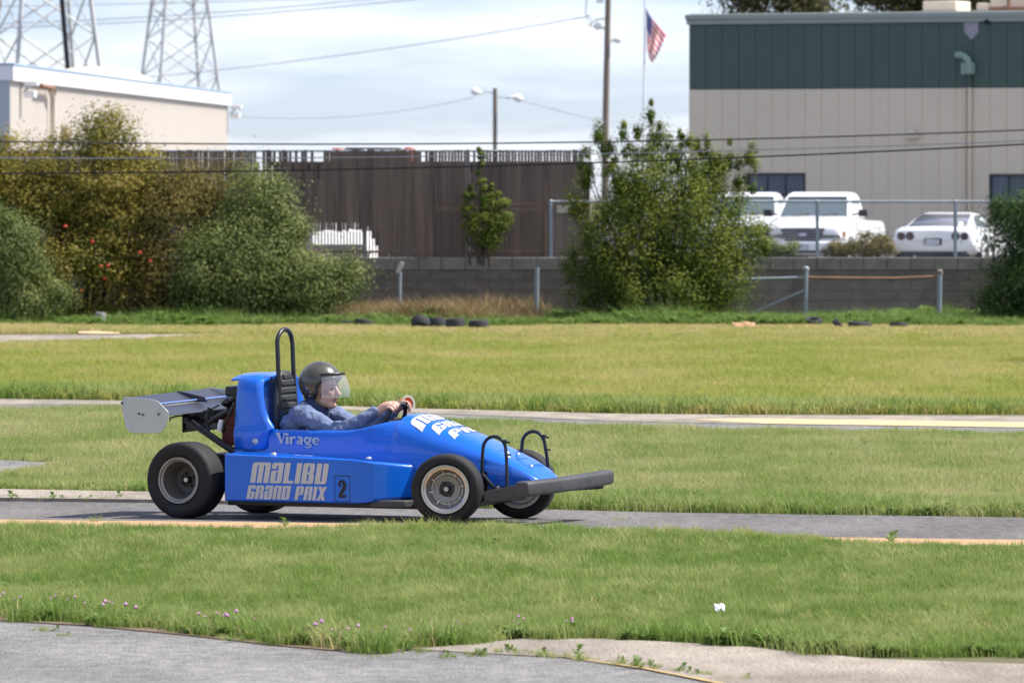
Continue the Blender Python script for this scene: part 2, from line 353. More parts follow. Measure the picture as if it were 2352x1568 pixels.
g_fg = leaf_mat('foreground_grass', (0.115, 0.205, 0.030), (0.235, 0.315, 0.075), 0.42, patch=(0.33, 0.365, 0.125), pscale=1.6)
g_mid = leaf_mat('infield_grass', (0.210, 0.275, 0.062), (0.31, 0.360, 0.115), 0.42, patch=(0.44, 0.43, 0.19), pscale=0.8)
g_far = leaf_mat('far_grass', (0.270, 0.312, 0.050), (0.365, 0.385, 0.092), 0.42, patch=(0.47, 0.42, 0.15), pscale=0.45)
g_dry = leaf_mat('dry_straw_grass', (0.45, 0.36, 0.16), (0.56, 0.45, 0.22), 0.3)
g_brown = leaf_mat('dead_brown_weed', (0.16, 0.11, 0.055), (0.29, 0.21, 0.10), 0.25)
g_weed = leaf_mat('broad_leaf_weed', (0.10, 0.180, 0.035), (0.18, 0.260, 0.070), 0.35)
g_tall = leaf_mat('tall_green_weed', (0.105, 0.185, 0.032), (0.19, 0.265, 0.070), 0.4)
m_fl = M('purple_flower', (0.50, 0.22, 0.42), 0.7); m_fly = M('yellow_flower', (0.75, 0.42, 0.03), 0.7)

# foreground verge
X, Y, U, V = ground_points(35.0, 49.6, 520)
GB_ = [(-900, 1203), (0, 1215), (780, 1219), (900, 1211), (1200, 1217), (1500, 1226), (1850, 1238), (1960, 1254), (2352, 1261), (3300, 1274)]
k = (V > IL(GB_, U) + 1 + 2.0 * np.sin(U * .043) + 1.5 * np.sin(U * .117)) & (V < IL(FE, U) - 1 + 3 * np.sin(U * .031)); X, Y, U, V = X[k], Y[k], U[k], V[k]
edge = np.clip((V - (IL(FE, U) - 34)) / 34, 0, 1); n = len(X)
pn = vnoise(X, Y, 2.2, 3); sc = (0.78 + 0.26 * pn + 0.2 * vnoise(X, Y, 7., 33) + 0.75 * edge * rng.uniform(.3, 1.1, n) + np.where((U > 1500) & (edge > 0), 0.35 * edge, 0)) * rng.uniform(.75, 1.25, n)
idx = rng.integers(0, 4, n); w = rng.uniform(size=n); idx[w > .955] = 4; idx[(w > .985)] = 5; idx[(edge > .25) & (w > .86)] = 5; idx[(edge < .75) & (edge > .05) & (U < 1500) & (w < .03)] = 6; idx[(w > .04) & (w < .05 + .10 * (pn > .25))] = 7; idx[(vnoise(X, Y, 3.1, 61) > .55) & (w > .5) & (w < .62)] = 5
scatter('foreground_grass', np.stack([X, Y, np.zeros(n)], 1), rng.uniform(0, 6.28, n), sc, idx,
        [blade_tuft('t', 26, .075, .055, .0045, .55, g_fg, seed=1), blade_tuft('t', 26, .065, .06, .0045, .8, g_fg, seed=2), blade_tuft('t', 22, .09, .05, .004, .5, g_fg, seed=3), blade_tuft('t', 30, .05, .06, .005, .9, g_fg, seed=4),
         blade_tuft('t', 16, .13, .04, .0045, .7, g_mid, seed=5), leafy_tuft('t', 24, .05, g_weed, 6), leafy_tuft('t', 10, .06, g_weed, 7, .7, m_fl, 2), blade_tuft('t', 14, .08, .05, .004, .8, g_dry, seed=8)],
        'short green grass verge between the track and the foreground tarmac', 'grass')
# infield behind the car
X, Y, U, V = ground_points(49.0, 77.5, 300)
path = (V > IL([(-900, 1048), (0, 1059), (170, 1067)], U)) & (V < IL([(-900, 1120), (0, 1094), (80, 1080), (170, 1068)], U)) & (U < 170)
kf = np.where(U < 900, IL(KF, U), IL(TF, U))
k = (V < kf - 1) & (V > IL(BN, U) + 1 + 2 * np.sin(U * .02)) & ~path; X, Y, U, V = X[k], Y[k], U[k], V[k]; n = len(X)
edge = np.clip((V - (IL(TF, U) - 42)) / 42, 0, 1); pn = vnoise(X, Y, 1.4, 5)
sc = (0.80 + 0.25 * pn + 0.55 * edge) * rng.uniform(.75, 1.25, n); idx = rng.integers(0, 4, n); w = rng.uniform(size=n)
idx[(edge > .2) & (w > .55)] = 4; idx[(edge > .2) & (w > .92)] = 5; idx[(edge <= .2) & (w > .992)] = 5; idx[(w < .06) & (pn > 0)] = 6
scatter('infield_grass', np.stack([X, Y, np.zeros(n)], 1), rng.uniform(0, 6.28, n), sc, idx,
        [blade_tuft('t', 26, .08, .075, .006, .6, g_mid, seed=11), blade_tuft('t', 26, .07, .075, .006, .8, g_mid, seed=12), blade_tuft('t', 24, .095, .07, .005, .6, g_mid, seed=13), blade_tuft('t', 28, .06, .08, .006, .9, g_mid, seed=14),
         blade_tuft('t', 24, .10, .07, .006, .7, g_fg, seed=15), leafy_tuft('t', 22, .06, g_weed, 16), blade_tuft('t', 18, .10, .07, .004, .7, g_dry, seed=17)],
        'paler green infield grass between the two laps of track behind the racing car', 'grass')
# far field
X, Y, U, V = ground_points(74.0, 124.0, 170)
far = (U < 520) & (V > IL([(-900, 766), (520, 767)], U)) & (V < IL([(-900, 799), (0, 794), (350, 783), (520, 772)], U)); strip = (U > 175) & (U < 280) & (V > 762) & (V < 771)
pt = (U > 2300) & (V > 830) & (V < 839)
k = (V < IL(BF, U) - 1) & ~far & ~strip & ~pt; X, Y, U, V = X[k], Y[k], U[k], V[k]; n = len(X)
edge = np.clip((V - (IL(BF, U) - 22)) / 22, 0, 1); dry = np.clip(1 - (V - 752) / 45, 0, 1); pn = vnoise(X, Y, .8, 9)
sc = (0.85 + 0.2 * pn + 0.6 * edge) * rng.uniform(.75, 1.25, n); idx = rng.integers(0, 4, n); w = rng.uniform(size=n)
idx[w < .62 * dry + .05 * (pn > .1)] = 4; idx[(edge > .3) & (w > .6)] = 5; idx[w > .9995] = 6
scatter('far_grass', np.stack([X, Y, np.zeros(n)], 1), rng.uniform(0, 6.28, n), sc, idx,
        [blade_tuft('t', 26, .09, .10, .009, .6, g_far, seed=21), blade_tuft('t', 26, .08, .10, .009, .8, g_far, seed=22), blade_tuft('t', 24, .10, .10, .008, .6, g_far, seed=23), blade_tuft('t', 28, .07, .11, .009, .9, g_far, seed=24),
         blade_tuft('t', 26, .085, .10, .008, .8, g_dry, seed=25), blade_tuft('t', 24, .13, .09, .009, .7, g_fg, seed=26), leafy_tuft('t', 8, .07, g_weed, 27, .6, m_fly, 4)],
        'broad sunlit yellow-green field in front of the hedge and wall', 'grass')
# weeds along the foot of the hedge and the wall
X, Y, U, V = ground_points(119.5, 129.2, 60); n = len(X); pn = vnoise(X, Y, 1.7, 13); pn2 = vnoise(X, Y * .2, .9, 17)
front = np.clip((124.5 - Y) / 4.5, 0, 1); k = (rng.uniform(size=n) < .95 - .55 * front) & ((Y > 122.2 + pn2 * 1.6)); X, Y, U, V, pn = X[k], Y[k], U[k], V[k], pn[k]; n = len(X)
brown = (U > 770) & (U < 1240) & (Y > 124.0); idx = rng.integers(0, 2, n); w = rng.uniform(size=n); idx[w > .8] = 2; idx[brown & (w < .72)] = 3; sc = (.85 + .55 * pn) * rng.uniform(.5, 1.3, n); sc = np.maximum(sc, .25); sc[brown] *= 1.25
scatter('wall_weeds', np.stack([X, Y, np.zeros(n)], 1), rng.uniform(0, 6.28, n), sc, idx,
        [blade_tuft('t', 34, .28, .13, .014, .7, g_tall, seed=31), blade_tuft('t', 34, .20, .14, .014, .9, g_tall, seed=32), leafy_tuft('t', 26, .2, g_tall, 33), blade_tuft('t', 40, .34, .15, .012, .8, g_brown, seed=34)],
        'tall green and brown weeds along the foot of the hedge and block wall', 'weeds')
# grass growing in cracks of the near tarmac
cr_ = [(100, 1450, 1.), (150, 1463, .6), (520, 1470, 1.1), (550, 1474, .9), (600, 1477, .6), (720, 1485, .8), (745, 1480, .9), (960, 1500, .9), (1020, 1512, .8), (1100, 1507, 1.), (1180, 1502, 1.1), (1240, 1508, 1.2), (1300, 1512, 1.2), (1340, 1518, 1.1), (1420, 1530, 1.2), (1470, 1534, 1.2), (1500, 1538, .9), (1560, 1545, .8), (1620, 1552, .8), (1700, 1560, .8), (1085, 1509, .7), (860, 1512, .6)]
P = []; S = []
for (u, v, s_) in cr_:
    for j in range(9):
        p = G(u + random.gauss(0, 16), v + random.gauss(0, 1.8)); P.append((p.x, p.y, 0.004)); S.append(s_ * random.uniform(.25, .6))
for (u, v, s_) in [(215, 1200, 2.2), (150, 1212, 1.3), (350, 1216, 1.2), (130, 1210, 1.), (640, 1214, 1.6), (620, 1216, 1.3), (1430, 1196, 1.4), (1560, 1232, 1.6), (2050, 1247, 2.1), (1990, 1246, 1.4), (2190, 1252, 1.2), (1110, 1216, 1.0), (1300, 1226, 1.2), (880, 1216, 1.)]:
    for j in range(3):
        p = G(u + random.gauss(0, 7), v + random.gauss(0, 1.2)); P.append((p.x, p.y, 0.004)); S.append(s_ * random.uniform(.2, .55))
for u in range(10, 335, 9):
    if random.random() < .5: p = G(u + random.gauss(0, 5), 1152.5 + random.gauss(0, 1)); P.append((p.x, p.y, 0.02)); S.append(random.uniform(.2, .75))
n = len(P); scatter('crack_weeds', np.array(P), rng.uniform(0, 6.28, n), np.array(S) * .8, (rng.uniform(size=n) > .82).astype(int),
        [blade_tuft('t', 22, .09, .05, .006, .9, g_mid, seed=41), leafy_tuft('t', 12, .10, g_weed, 42, .8)], 'sparse weeds growing in cracks and edges of the tarmac', 'weeds')
# ------------------------------------------------------------------ racing car (local: x forward, y to its left, z up)
m_blue = M('blue_gelcoat', (0.002, 0.122, 0.64), 0.26, coat=0.6, spec=0.4, col2=(0.006, 0.112, 0.53), scale=5, bump=0.04, bscale=11)
m_tyre = M('slick_tyre_rubber', (0.016, 0.016, 0.016), 0.72, var=0.3, scale=8, spec=0.35)
m_rimf = M('pale_alloy', (0.58, 0.54, 0.49), 0.35, 0.75, var=0.2, scale=8)
m_rimr = M('dull_alloy', (0.30, 0.285, 0.27), 0.42, 0.7, var=0.35, scale=8)
m_hub = M('dark_cast_metal', (0.07, 0.068, 0.065), 0.5, 0.6, var=0.3, scale=20)
m_blk = M('black_painted_steel', (0.012, 0.012, 0.013), 0.38, var=0.3, scale=10)
m_foam = M('grey_bumper_rubber', (0.060, 0.060, 0.062), 0.62, col2=(0.030, 0.030, 0.031), scale=5, bump=0.15, bscale=14)
m_wing = M('grey_wing_sheet', (0.055, 0.056, 0.072), 0.38, 0.3, var=0.2, scale=5)
m_alu = M('brushed_aluminium', (0.50, 0.53, 0.50), 0.5, 0.55, var=0.12, scale=9)
m_red = M('dark_red_engine', (0.14, 0.018, 0.014), 0.5, var=0.4, scale=14)
m_pad = M('black_vinyl_pad', (0.028, 0.028, 0.030), 0.55, bump=0.1, bscale=60)
m_let = M('silver_grey_letter', (0.47, 0.47, 0.46), 0.6)
m_blet = M('black_letter', (0.006, 0.006, 0.008), 0.6)
m_white = M('white_plastic', (0.75, 0.75, 0.75), 0.5)
m_bolt = M('steel_bolt', (0.5, 0.49, 0.47), 0.4, 0.7)
m_wline = M('pale_blue_line', (0.14, 0.25, 0.60), 0.5)
TH = math.radians(28.0); CARX, CARY = -1.043, 50.0; ROLL = math.tan(math.radians(1.9))
car = empty('racing_car', (CARX, CARY, 0.006), -TH)
tag(car, 'low blue open wheel racing car with silver MALIBU GRAND PRIX lettering on its sidepod', 'racing car')
def sh(p): return (p[0], p[1], p[2] + p[1] * ROLL)          # the sprung body leans towards its outer side
def part(mb, name, mat, parent=car, roll=True, **kw):
    if roll: mb.v = [sh(p) for p in mb.v]
    return mb.build(name, mat, parent, **kw)

XS = [-.74, -.6, -.45, -.3, -.15, 0, .1, .2, .28, .36, .42, .455, .462, .50, .56, .64, .80, .97, 1.11, 1.19, 1.265, 1.32, 1.37, 1.42, 1.463]
def tab(x, t): return float(np.interp(x, [a for a, b in t], [b for a, b in t]))
TW = [(-.8, .27), (-.5, .29), (.3, .29), (.6, .287), (.8, .272), (1.12, .238), (1.265, .205), (1.37, .175), (1.44, .145), (1.463, .125)]
TCH = [(-.8, .41), (.6, .41), (1.12, .382), (1.265, .366), (1.37, .325), (1.463, .272)]
TTOP = [(.40, .687), (.47, .693), (.55, .682), (.64, .657), (.80, .600), (.97, .537), (1.11, .474), (1.19, .437), (1.265, .402), (1.37, .345), (1.42, .312), (1.463, .282)]
TZB = [(-.8, .135), (.95, .135), (1.1, .22), (1.2, .248), (1.463, .252)]
RIM = lambda x: .592 + .014 * smoothstep(-.2, -.5, x) * 0 + .068 * smoothstep(.08, .47, x) ** 1.1
def half(x, i):
    """outer half profile, i 0..9 chine to centre"""
    w, zc, zt = tab(x, TW), tab(x, TCH), tab(x, TTOP); a = math.pi / 2 * i / 9
    k = smoothstep(1.0, 1.3, x)
    p, q = .62 * (1 - k) + .42 * k, .82 * (1 - k) + .95 * k
    return (w * math.cos(a) ** p if i < 9 else 0.0, zc + (zt - zc) * math.sin(a) ** q)
secs = []
for x in XS:
    w, zc, zb = tab(x, TW), tab(x, TCH), tab(x, TZB)
    if x < .46:
        zr = RIM(x); wr = w - .03 - .07 * smoothstep(.2, .47, x)
        bl = smoothstep(.1, .46, x)
        pts = [(w * .95, zb), (w + .010, zb + .05), (w + .012, zc - .012), (w * (1 - .004) - .002, zc + .004 + 0 * zc), (w * (1 - .004) - .003, zc + (zr - zc) * .3), (w - .006 - .02 * bl, zc + (zr - zc) * .6), (w - .012 - .045 * bl, zc + (zr - zc) * .85), (wr + .008, zr - .004), (wr, zr), (wr - .012, zr - .006), (wr - .03, .36), (wr - .06, .20), (0, .19)]
    else:
        pts = [(w * .95, zb), (w + .008, zb + min(.05, (zc - zb) * .5)), (w + .012, zc - .010), (w - .001, zc + .003)] + [half(x, i) for i in (1.0, 2.0, 3.0, 4.0, 5, 6.0, 7.0, 8.0)] + [half(x, 9)]
    secs.append([(x, -y, z) for y, z in pts] + [(x, y, z) for y, z in reversed(pts[:-1])])
mb = MB().loft(secs, ring=True, cap=True)
body = part(mb, 'body_shell', m_blue, smooth=50)
# recessed seam lines and bolts of the nose cover
mb = MB()
for x0, y0, x1, y1 in ((1.13, -.16, 1.13, -.03), (1.245, -.17, 1.25, .16)):
    pp = []
    for t in np.linspace(0, 1, 7):
        x = x0 + (x1 - x0) * t; y = y0 + (y1 - y0) * t; zt, zc, w = tab(x, TTOP), tab(x, TCH), tab(x, TW)
        pp.append((x, y, zc + (zt - zc) * max(0, 1 - (abs(y) / w) ** 3) ** .8 + .001))
    mb.tube(pp, .0022, 5)
part(mb, 'seam', m_blk, body)
for (x, y) in ((1.16, -.02), (1.19, .07), (1.33, -.01), (1.21, -.1)):
    z = tab(x, TTOP) + .002; b = MB().lathe([(0.0001, .006), (.008, .005), (.013, 0), (.013, -.004), (.0001, -.004)], (x, y, z), (.35, 0, 1), 10)
    part(b, 'bolt', m_bolt, body)

def side_pod(s):
    pl = [(-.66, .55), (.30, .55), (.40, .545), (.45, .52), (.61, .335), (.63, .30), (.63, .25), (-.66, .25)]
    ztop = [.447, .426, .418, .41, .378, .374, .385, .455]
    bot = [.138, .138, .139, .16, .17, .17, .138, .138]
    m = MB(); n = len(pl)
    v = [(x, s * y, z) for (x, y), z in zip(pl, bot)] + [(x, s * y, z) for (x, y), z in zip(pl, ztop)]
    m.add(v, [tuple(range(n)), tuple(range(n, 2 * n))] + [(i, (i + 1) % n, n + (i + 1) % n, n + i) for i in range(n)])
    o = part(m, 'sidepod', m_blue, smooth=30, bevel=.014, bseg=4)
    t = MB().box(.40, .66, s * .50, s * .27, .115, .158); part(t, 'skirt', m_foam, o, bevel=.006)
    return o
podR = side_pod(-1); podL = side_pod(1)
for (x, y) in ((-.36, -.42), (.34, -.40)):
    b = MB().lathe([(0.0001, .012), (.012, .010), (.02, .002), (.02, -.004), (.0001, -.004)], (x, y, .442 if x < 0 else .424), (0, 0, 1), 12); part(b, 'bolt', m_bolt, podR)
part(MB().box(-.72, .98, -.40, .40, .100, .134), 'floor_pan', m_blk, bevel=.005)

# engine cowl: plan outlines stacked in height
secs = []
for z, w, xr, xf, xc in ((.462, .314, -.700, -.500, -.56), (.478, .316, -.722, -.478, -.56), (.55, .316, -.728, -.476, -.56), (.578, .314, -.728, -.462, -.57), (.598, .306, -.727, -.438, -.575), (.618, .301, -.727, -.446, -.578), (.655, .298, -.726, -.478, -.58), (.72, .294, -.724, -.510, -.585), (.80, .286, -.722, -.530, -.585), (.865, .276, -.722, -.538, -.585), (.905, .262, -.722, -.545, -.585), (.93, .240, -.725, -.556, -.59), (.942, .205, -.735, -.575, -.60)):
    h = [(xr, w - .008), (xr + .012, w), (xr + .08, w), (xf - .05, w), (xf - .015, w - .008), (xf, w - .03), (xf - .012, w - .055), (xf - .045, w - .085), (xc, w - .13), (xc - .01, .07), (xc - .01, 0.0)]
    ins = [(xc - .035, 0.0), (xc - .035, .07), (xc - .03, w - .12), (xr + .05, w - .05), (xr, w - .022)]
    ring = [(x, -y, z) for x, y in h] + [(x, y, z) for x, y in reversed(h[:-1])] + [(x, y, z) for x, y in reversed(ins)] + [(x, -y, z) for x, y in ins[1:]]
    secs.append(ring)
cowl = part(MB().loft(secs), 'engine_cowl', m_blue, smooth=50)
lip = MB(); S = []
for t in np.linspace(0, 1, 9):
    x = -.548 - .235 * t; z = .938 + .012 * smoothstep(0, .5, t) - .02 * max(0, t - .8); w = .222 + .03 * smoothstep(0, .4, t) - .03 * max(0, t - .7)
    S.append([(x, y, z - .030 * (abs(y) / w) ** 2.2) for y in np.linspace(-w, w, 11)] + [(x, y, z - .012 - .05 * (1 - t) * 0 - .030 * (abs(y) / w) ** 2.2) for y in np.linspace(w, -w, 11)])
part(lip.loft(S), 'cowl_lip', m_blue, cowl, smooth=50)
b = MB().lathe([(0.0001, .008), (.014, .007), (.022, .001), (.022, -.004), (.0001, -.004)], (-.56, -.317, .513), (0, -1, 0), 16); part(b, 'bolt', m_bolt, cowl)

# wheels
def wheel(name, x, y, R, width, rimR, mat_rim, steer, front):
    s = -1 if y < 0 else 1
    r = empty(name, (x, y, R)); r.parent = car; r.rotation_euler = (0, 0, steer)
    h = width / 2; ro = rimR
    t = [(ro, -h * .80), (ro + .012, -h * .93), (R - .055, -h * 1.0), (R - .028, -h * .985), (R - .010, -h * .90), (R - .0025, -h * .74), (R, -h * .4), (R, h * .4), (R - .0025, h * .74), (R - .010, h * .90), (R - .028, h * .985), (R - .055, h), (ro + .012, h * .93), (ro, h * .80), (ro - .004, 0)]
    MB().lathe(t, (0, 0, 0), (0, 1, 0), 56).build('tyre', m_tyre, r, smooth=40)
    o = s * h                                                  # outer face
    deep = .090 if front else .150
    prof = [(ro + .004, o * .90), (ro + .001, o * .99), (ro - .012, o * .985), (ro - .014, o * .90), (ro - .026, o * .84), (ro - .034, o - s * deep * .55), (ro - .046, o - s * deep * .9), (ro - .052, o - s * deep), (.094, o - s * deep), (.094, o - s * (deep + .02)), (ro - .03, o - s * (deep + .02)), (ro - .015, -o * .9), (ro + .004, -o * .9)]
    MB().lathe(prof, (0, 0, 0), (0, 1, 0), 48).build('rim', mat_rim, r, smooth=35)
    hb = MB(); zo = o - s * deep
    hb.lathe([(.0001, zo + s * .045), (.020, zo + s * .045), (.024, zo + s * .035), (.026, zo + s * .01), (.055, zo + s * .006), (.058, zo - s * .02), (.0001, zo - s * .02)], (0, 0, 0), (0, 1, 0), 24)
    for k in range(4):
        a = k * math.pi / 2 + .5; c = Vector((math.cos(a) * .046, zo + s * .012, math.sin(a) * .046))
        hb.lathe([(.0001, s * .022), (.008, s * .02), (.009, 0), (.0001, -.004)], c, (0, 1, 0), 8)
    hb.build('hub', m_hub, r, smooth=35)
    dk = MB().lathe([(.050, zo + s * .016), (.088, zo + s * .020), (.094, zo + s * .014), (.094, zo + s * .004), (.050, zo + s * .004)], (0, 0, 0), (0, 1, 0), 32)
    dk.build('brake_disc', m_hub if not front else m_rimr, r, smooth=35)
    sp = MB()
    for k in range(8):                                         # short cast webs at the foot of the dish
        a = k * math.pi / 4 + .2; ca, sa = math.cos(a), math.sin(a)
        P = lambda rr, d, hh: (rr * ca - d * sa, zo + s * hh, rr * sa + d * ca)
        sp.hexa([P(.090, -.005, .008), P(.090, .005, .008), P(ro - .040, .004, .008), P(ro - .040, -.004, .008), P(.090, -.004, .020), P(.090, .004, .020), P(ro - .040, .003, .034), P(ro - .040, -.003, .034)])
    if front: sp.build('rim_web', m_rimf, r, smooth=0, kind='stuff')
    MB().lathe([(.0001, .003), (.014, .003), (.016, 0), (.016, -.01), (.0001, -.01)], (0, zo + s * .048, 0), (0, s, 0), 16).build('hub_cap', m_bolt, r, smooth=30)
    return r
ST = math.radians(19)
wheel('front_wheel', .979, -.505, .2275, .20, .155, m_rimf, ST, True)
wheel('front_wheel', .979, .505, .2275, .20, .155, m_rimf, ST, True)
wheel('rear_wheel', -.979, -.49, .2515, .225, .150, m_rimr, 0, False)
wheel('rear_wheel', -.979, .49, .2515, .225, .150, m_rimr, 0, False)
part(MB().tube([(-.979, -.42, .2515), (-.979, .42, .2515)], .02, 10).lathe([(.09, -.012), (.09, .012), (.02, .012), (.02, -.012)], (-.979, .08, .2515), (0, 1, 0), 24), 'rear_axle', m_hub, roll=False)
# front suspension
sus = MB()
for s in (-1, 1):
    for z0, z1 in ((.20, .185), (.31, .315)):
        sus.tube([(1.07, s * .2, z0), (.99, s * .40, z1)], .010, 6); sus.tube([(.86, s * .24, z0), (.96, s * .40, z1)], .010, 6)
    sus.tube([(.98, s * .40, .16), (.98, s * .40, .34)], .018, 8); sus.tube([(1.04, s * .2, .30), (.995, s * .38, .20)], .022, 8); sus.tube([(1.10, s * .06, .235), (1.06, s * .40, .235)], .008, 6)
    sus.box(1.03, 1.13, s * .18, s * .25, .16, .34)
part(sus, 'suspension', m_blk)
# rear frame, tube, gearbox bracket, engine
fr = MB()
fr.tube([(-1.17, -.15, .635), (-1.14, -.155, .622), (-.90, -.20, .50), (-.70, -.235, .405), (-.60, -.24, .36)], .023, 10); fr.tube([(-1.17, .15, .635), (-1.14, .155, .622), (-.90, .20, .50), (-.70, .235, .405), (-.60, .24, .36)], .023, 10)
fr.tube([(-1.17, -.17, .635), (-1.17, .17, .635)], .022, 8); fr.tube([(-1.02, -.30, .24), (-.62, -.25, .26)], .018, 8); fr.tube([(-1.02, .30, .24), (-.62, .25, .26)], .018, 8)
part(fr, 'rear_frame', m_blk)
br = MB(); br.box(-1.245, -1.232, -.10, .10, .55, .72); br.box(-1.232, -1.06, -.085, .085, .565, .655); br.box(-1.17, -.93, -.06, .06, .645, .70, rot=Matrix.Rotation(math.radians(-4), 3, 'Y')); br.box(-1.22, -1.17, -.06, .06, .65, .69)
part(br, 'wing_bracket', m_blk, bevel=.004)
en = MB(); en.lathe([(.0001, -.11), (.10, -.11), (.135, -.07), (.145, 0), (.13, .06), (.0001, .06)], (-.84, -.02, .615), (0, -1, 0), 28); en.box(-.93, -.75, -.12, .16, .47, .60)
eng = part(en, 'engine', m_red, smooth=35, bevel=.01)
x_ = MB(); x_.box(-.90, -.735, -.13, .12, .795, .862); part(x_, 'air_filter', m_blk, eng, bevel=.012, bseg=3)
x_ = MB(); x_.ell((-.90, -.05, .752), (.055, .09, .035)); x_.tube([(-.88, -.1, .76), (-.82, -.12, .79), (-.80, -.1, .80)], .018); x_.tube([(-.80, -.17, .76), (-.82, -.19, .70), (-.86, -.19, .62), (-.88, -.18, .56)], .009, 6); x_.box(-.78, -.73, -.2, .2, .40, .80)
x_.tube([(-1.02, -.12, .72), (-1.04, -.13, .66), (-1.03, -.13, .58), (-1.02, -.13, .545)], .013, 6); x_.tube([(-.93, -.15, .74), (-1.00, -.13, .71), (-1.05, -.12, .66)], .006, 6); x_.box(-1.06, -.88, -.07, .09, .615, .70)
x_.tube([(-1.0, .02, .60), (-.95, .0, .54), (-.9, 0, .5)], .03, 8); x_.box(-.98, -.70, -.2, .2, .18, .42)
part(x_, 'carburettor_and_hoses', m_blk, eng, smooth=35)
part(MB().tube([(-.888, -.22, .575), (-.88, -.22, .615), (-.872, -.22, .645)], [.016, .018, .016], 10), 'white_connector', m_white, eng)
part(MB().tube([(-.88, -.10, .70), (-1.00, -.12, .64), (-1.05, -.13, .60)], .018, 8), 'exhaust_pipe', m_hub, eng)
# rear wing
wingE = empty('rear_wing'); wingE.parent = car
def foil(x0, z0, x1, z1, th, camber, y0, y1):
    c = Vector((x1 - x0, z1 - z0)); nrm = Vector((-c.y, c.x)).normalized(); up, lo = [], []
    for t in np.linspace(0, 1, 10):
        q = Vector((x0, z0)) + c * t; th_ = th * (1.3 * math.sqrt(t + .002) * (1 - t) + .02); cb = -camber * 4 * t * (1 - t)
        up.append(q + nrm * (cb + th_)); lo.append(q + nrm * (cb - th_))
    prof = up + lo[::-1][:-1]
    return MB().loft([[(p.x, y, p.y) for p in prof] for y in (y0, y1)])
part(foil(-1.10, .690, -1.255, .738, .020, -.006, -.545, .545), 'lower_flap', m_wing, wingE, smooth=40)
part(foil(-1.262, .744, -1.405, .806, .014, -.004, -.545, .545), 'upper_flap', m_wing, wingE, smooth=40)
part(MB().tube([(-1.252, -.544, .7565), (-1.252, .544, .7565)], .0055, 6), 'trim_line', m_wline, wingE)
EP = [(-1.447, .765), (-1.425, .806), (-1.41, .811), (-1.20, .795), (-1.16, .782), (-1.085, .717), (-1.082, .70), (-1.10, .625), (-1.12, .595), (-1.15, .575), (-1.355, .572), (-1.385, .580), (-1.405, .600)]
for s in (-1, 1):
    m = MB().prism(EP, (0, s * .55, 0), (1, 0, 0), (0, 0, 1), .006 * s)
    e = part(m, 'end_plate', m_alu, wingE, bevel=.0015)
    for bx, bz in ((-1.435, .770), (-1.305, .700), (-1.275, .695), (-1.155, .700)):
        part(MB().lathe([(.0001, .004), (.006, .004), (.008, 0), (.0001, 0)], (bx, s * .5565, bz), (0, s, 0), 8), 'rivet', m_hub, e)
part(MB().prism([(-1.41, .815), (-1.20, .775), (-1.17, .74), (-1.38, .745)], (0, .12, 0), (1, 0, 0), (0, 0, 1), .006), 'fin', m_wing, wingE)
part(MB().tube([(-1.10, -.50, .655), (-1.16, -.40, .665), (-1.17, -.3, .672), (-1.2, -.1, .665)], .006, 6), 'wing_cable', m_blk, wingE)
# roll hoop and seat back
pp = [(-.475, -.105, .60), (-.49, -.102, .70), (-.505, -.1, .90), (-.515, -.1, 1.14)] + [(-.518, -.1 * math.cos(a), 1.14 + .095 * math.sin(a)) for a in np.linspace(.15, math.pi - .15, 11)] + [(-.515, .1, 1.14), (-.505, .1, .90), (-.49, .102, .70), (-.475, .105, .60)]
part(MB().tube(pp, .0155, 12), 'roll_hoop', m_blk, smooth=60)
st = MB(); out = [(-.135, .50), (-.142, .62), (-.138, .74), (-.125, .84), (-.10, .92), (-.06, .958), (0, .968), (.06, .958), (.10, .92), (.125, .84), (.138, .74), (.142, .62), (.135, .50)]
st.prism(out, (-.455, 0, 0), (0, 1, 0), (.0 - .05, 0, 1), -.045)
seat = part(st, 'seat_back', m_pad, bevel=.018, bseg=3, smooth=40)
for k, (z, w) in enumerate(((.925, .055), (.885, .085), (.835, .105), (.785, .115), (.735, .12), (.685, .12))):
    part(MB().box(-.462 - .05 * z, -.444 - .05 * z, -w, w, z - .020, z + .020), 'seat_rib', m_pad, seat, bevel=.012, bseg=3)
part(MB().lathe([(.018, .012), (.034, .010), (.040, 0), (.034, -.012), (.018, -.012), (.012, 0)], (-.46, -.135, .638), (0, 1, 0), 24).box(-.50, -.43, -.13, -.10, .58, .70), 'harness_buckle', m_blk, seat, smooth=40)
x_ = MB(); x_.tube([(-.42, -.08, .66), (-.38, -.11, .64), (-.36, -.1, .60)], .012, 6); x_.tube([(-.42, .0, .69), (-.39, -.03, .66), (-.38, -.06, .6)], .012, 6); part(x_, 'harness_strap', m_pad, seat)
# steering wheel
SWC = Vector((.300, 0, .640)); SWn = Vector((-.895, 0, .446)); SWu = Vector((.446, 0, .895)); SWr = .130
x_ = MB().tube([SWC + (Vector((0, -1, 0)) * math.cos(a) + SWu * math.sin(a)) * SWr for a in np.linspace(0, 2 * math.pi, 40, endpoint=False)], .0145, 10, closed=True)
for a in (math.radians(8), math.radians(172), math.radians(270)):
    x_.tube([SWC - SWn * .02, SWC + (Vector((0, -1, 0)) * math.cos(a) + SWu * math.sin(a)) * SWr], .012, 6, flat=.6)
x_.lathe([(.0001, .01), (.035, .006), (.04, -.02), (.0001, -.03)], SWC - SWn * .01, SWn, 16); x_.tube([SWC - SWn * .03, SWC - SWn * .25], .012, 8)
part(x_, 'steering_wheel', m_pad, smooth=50)
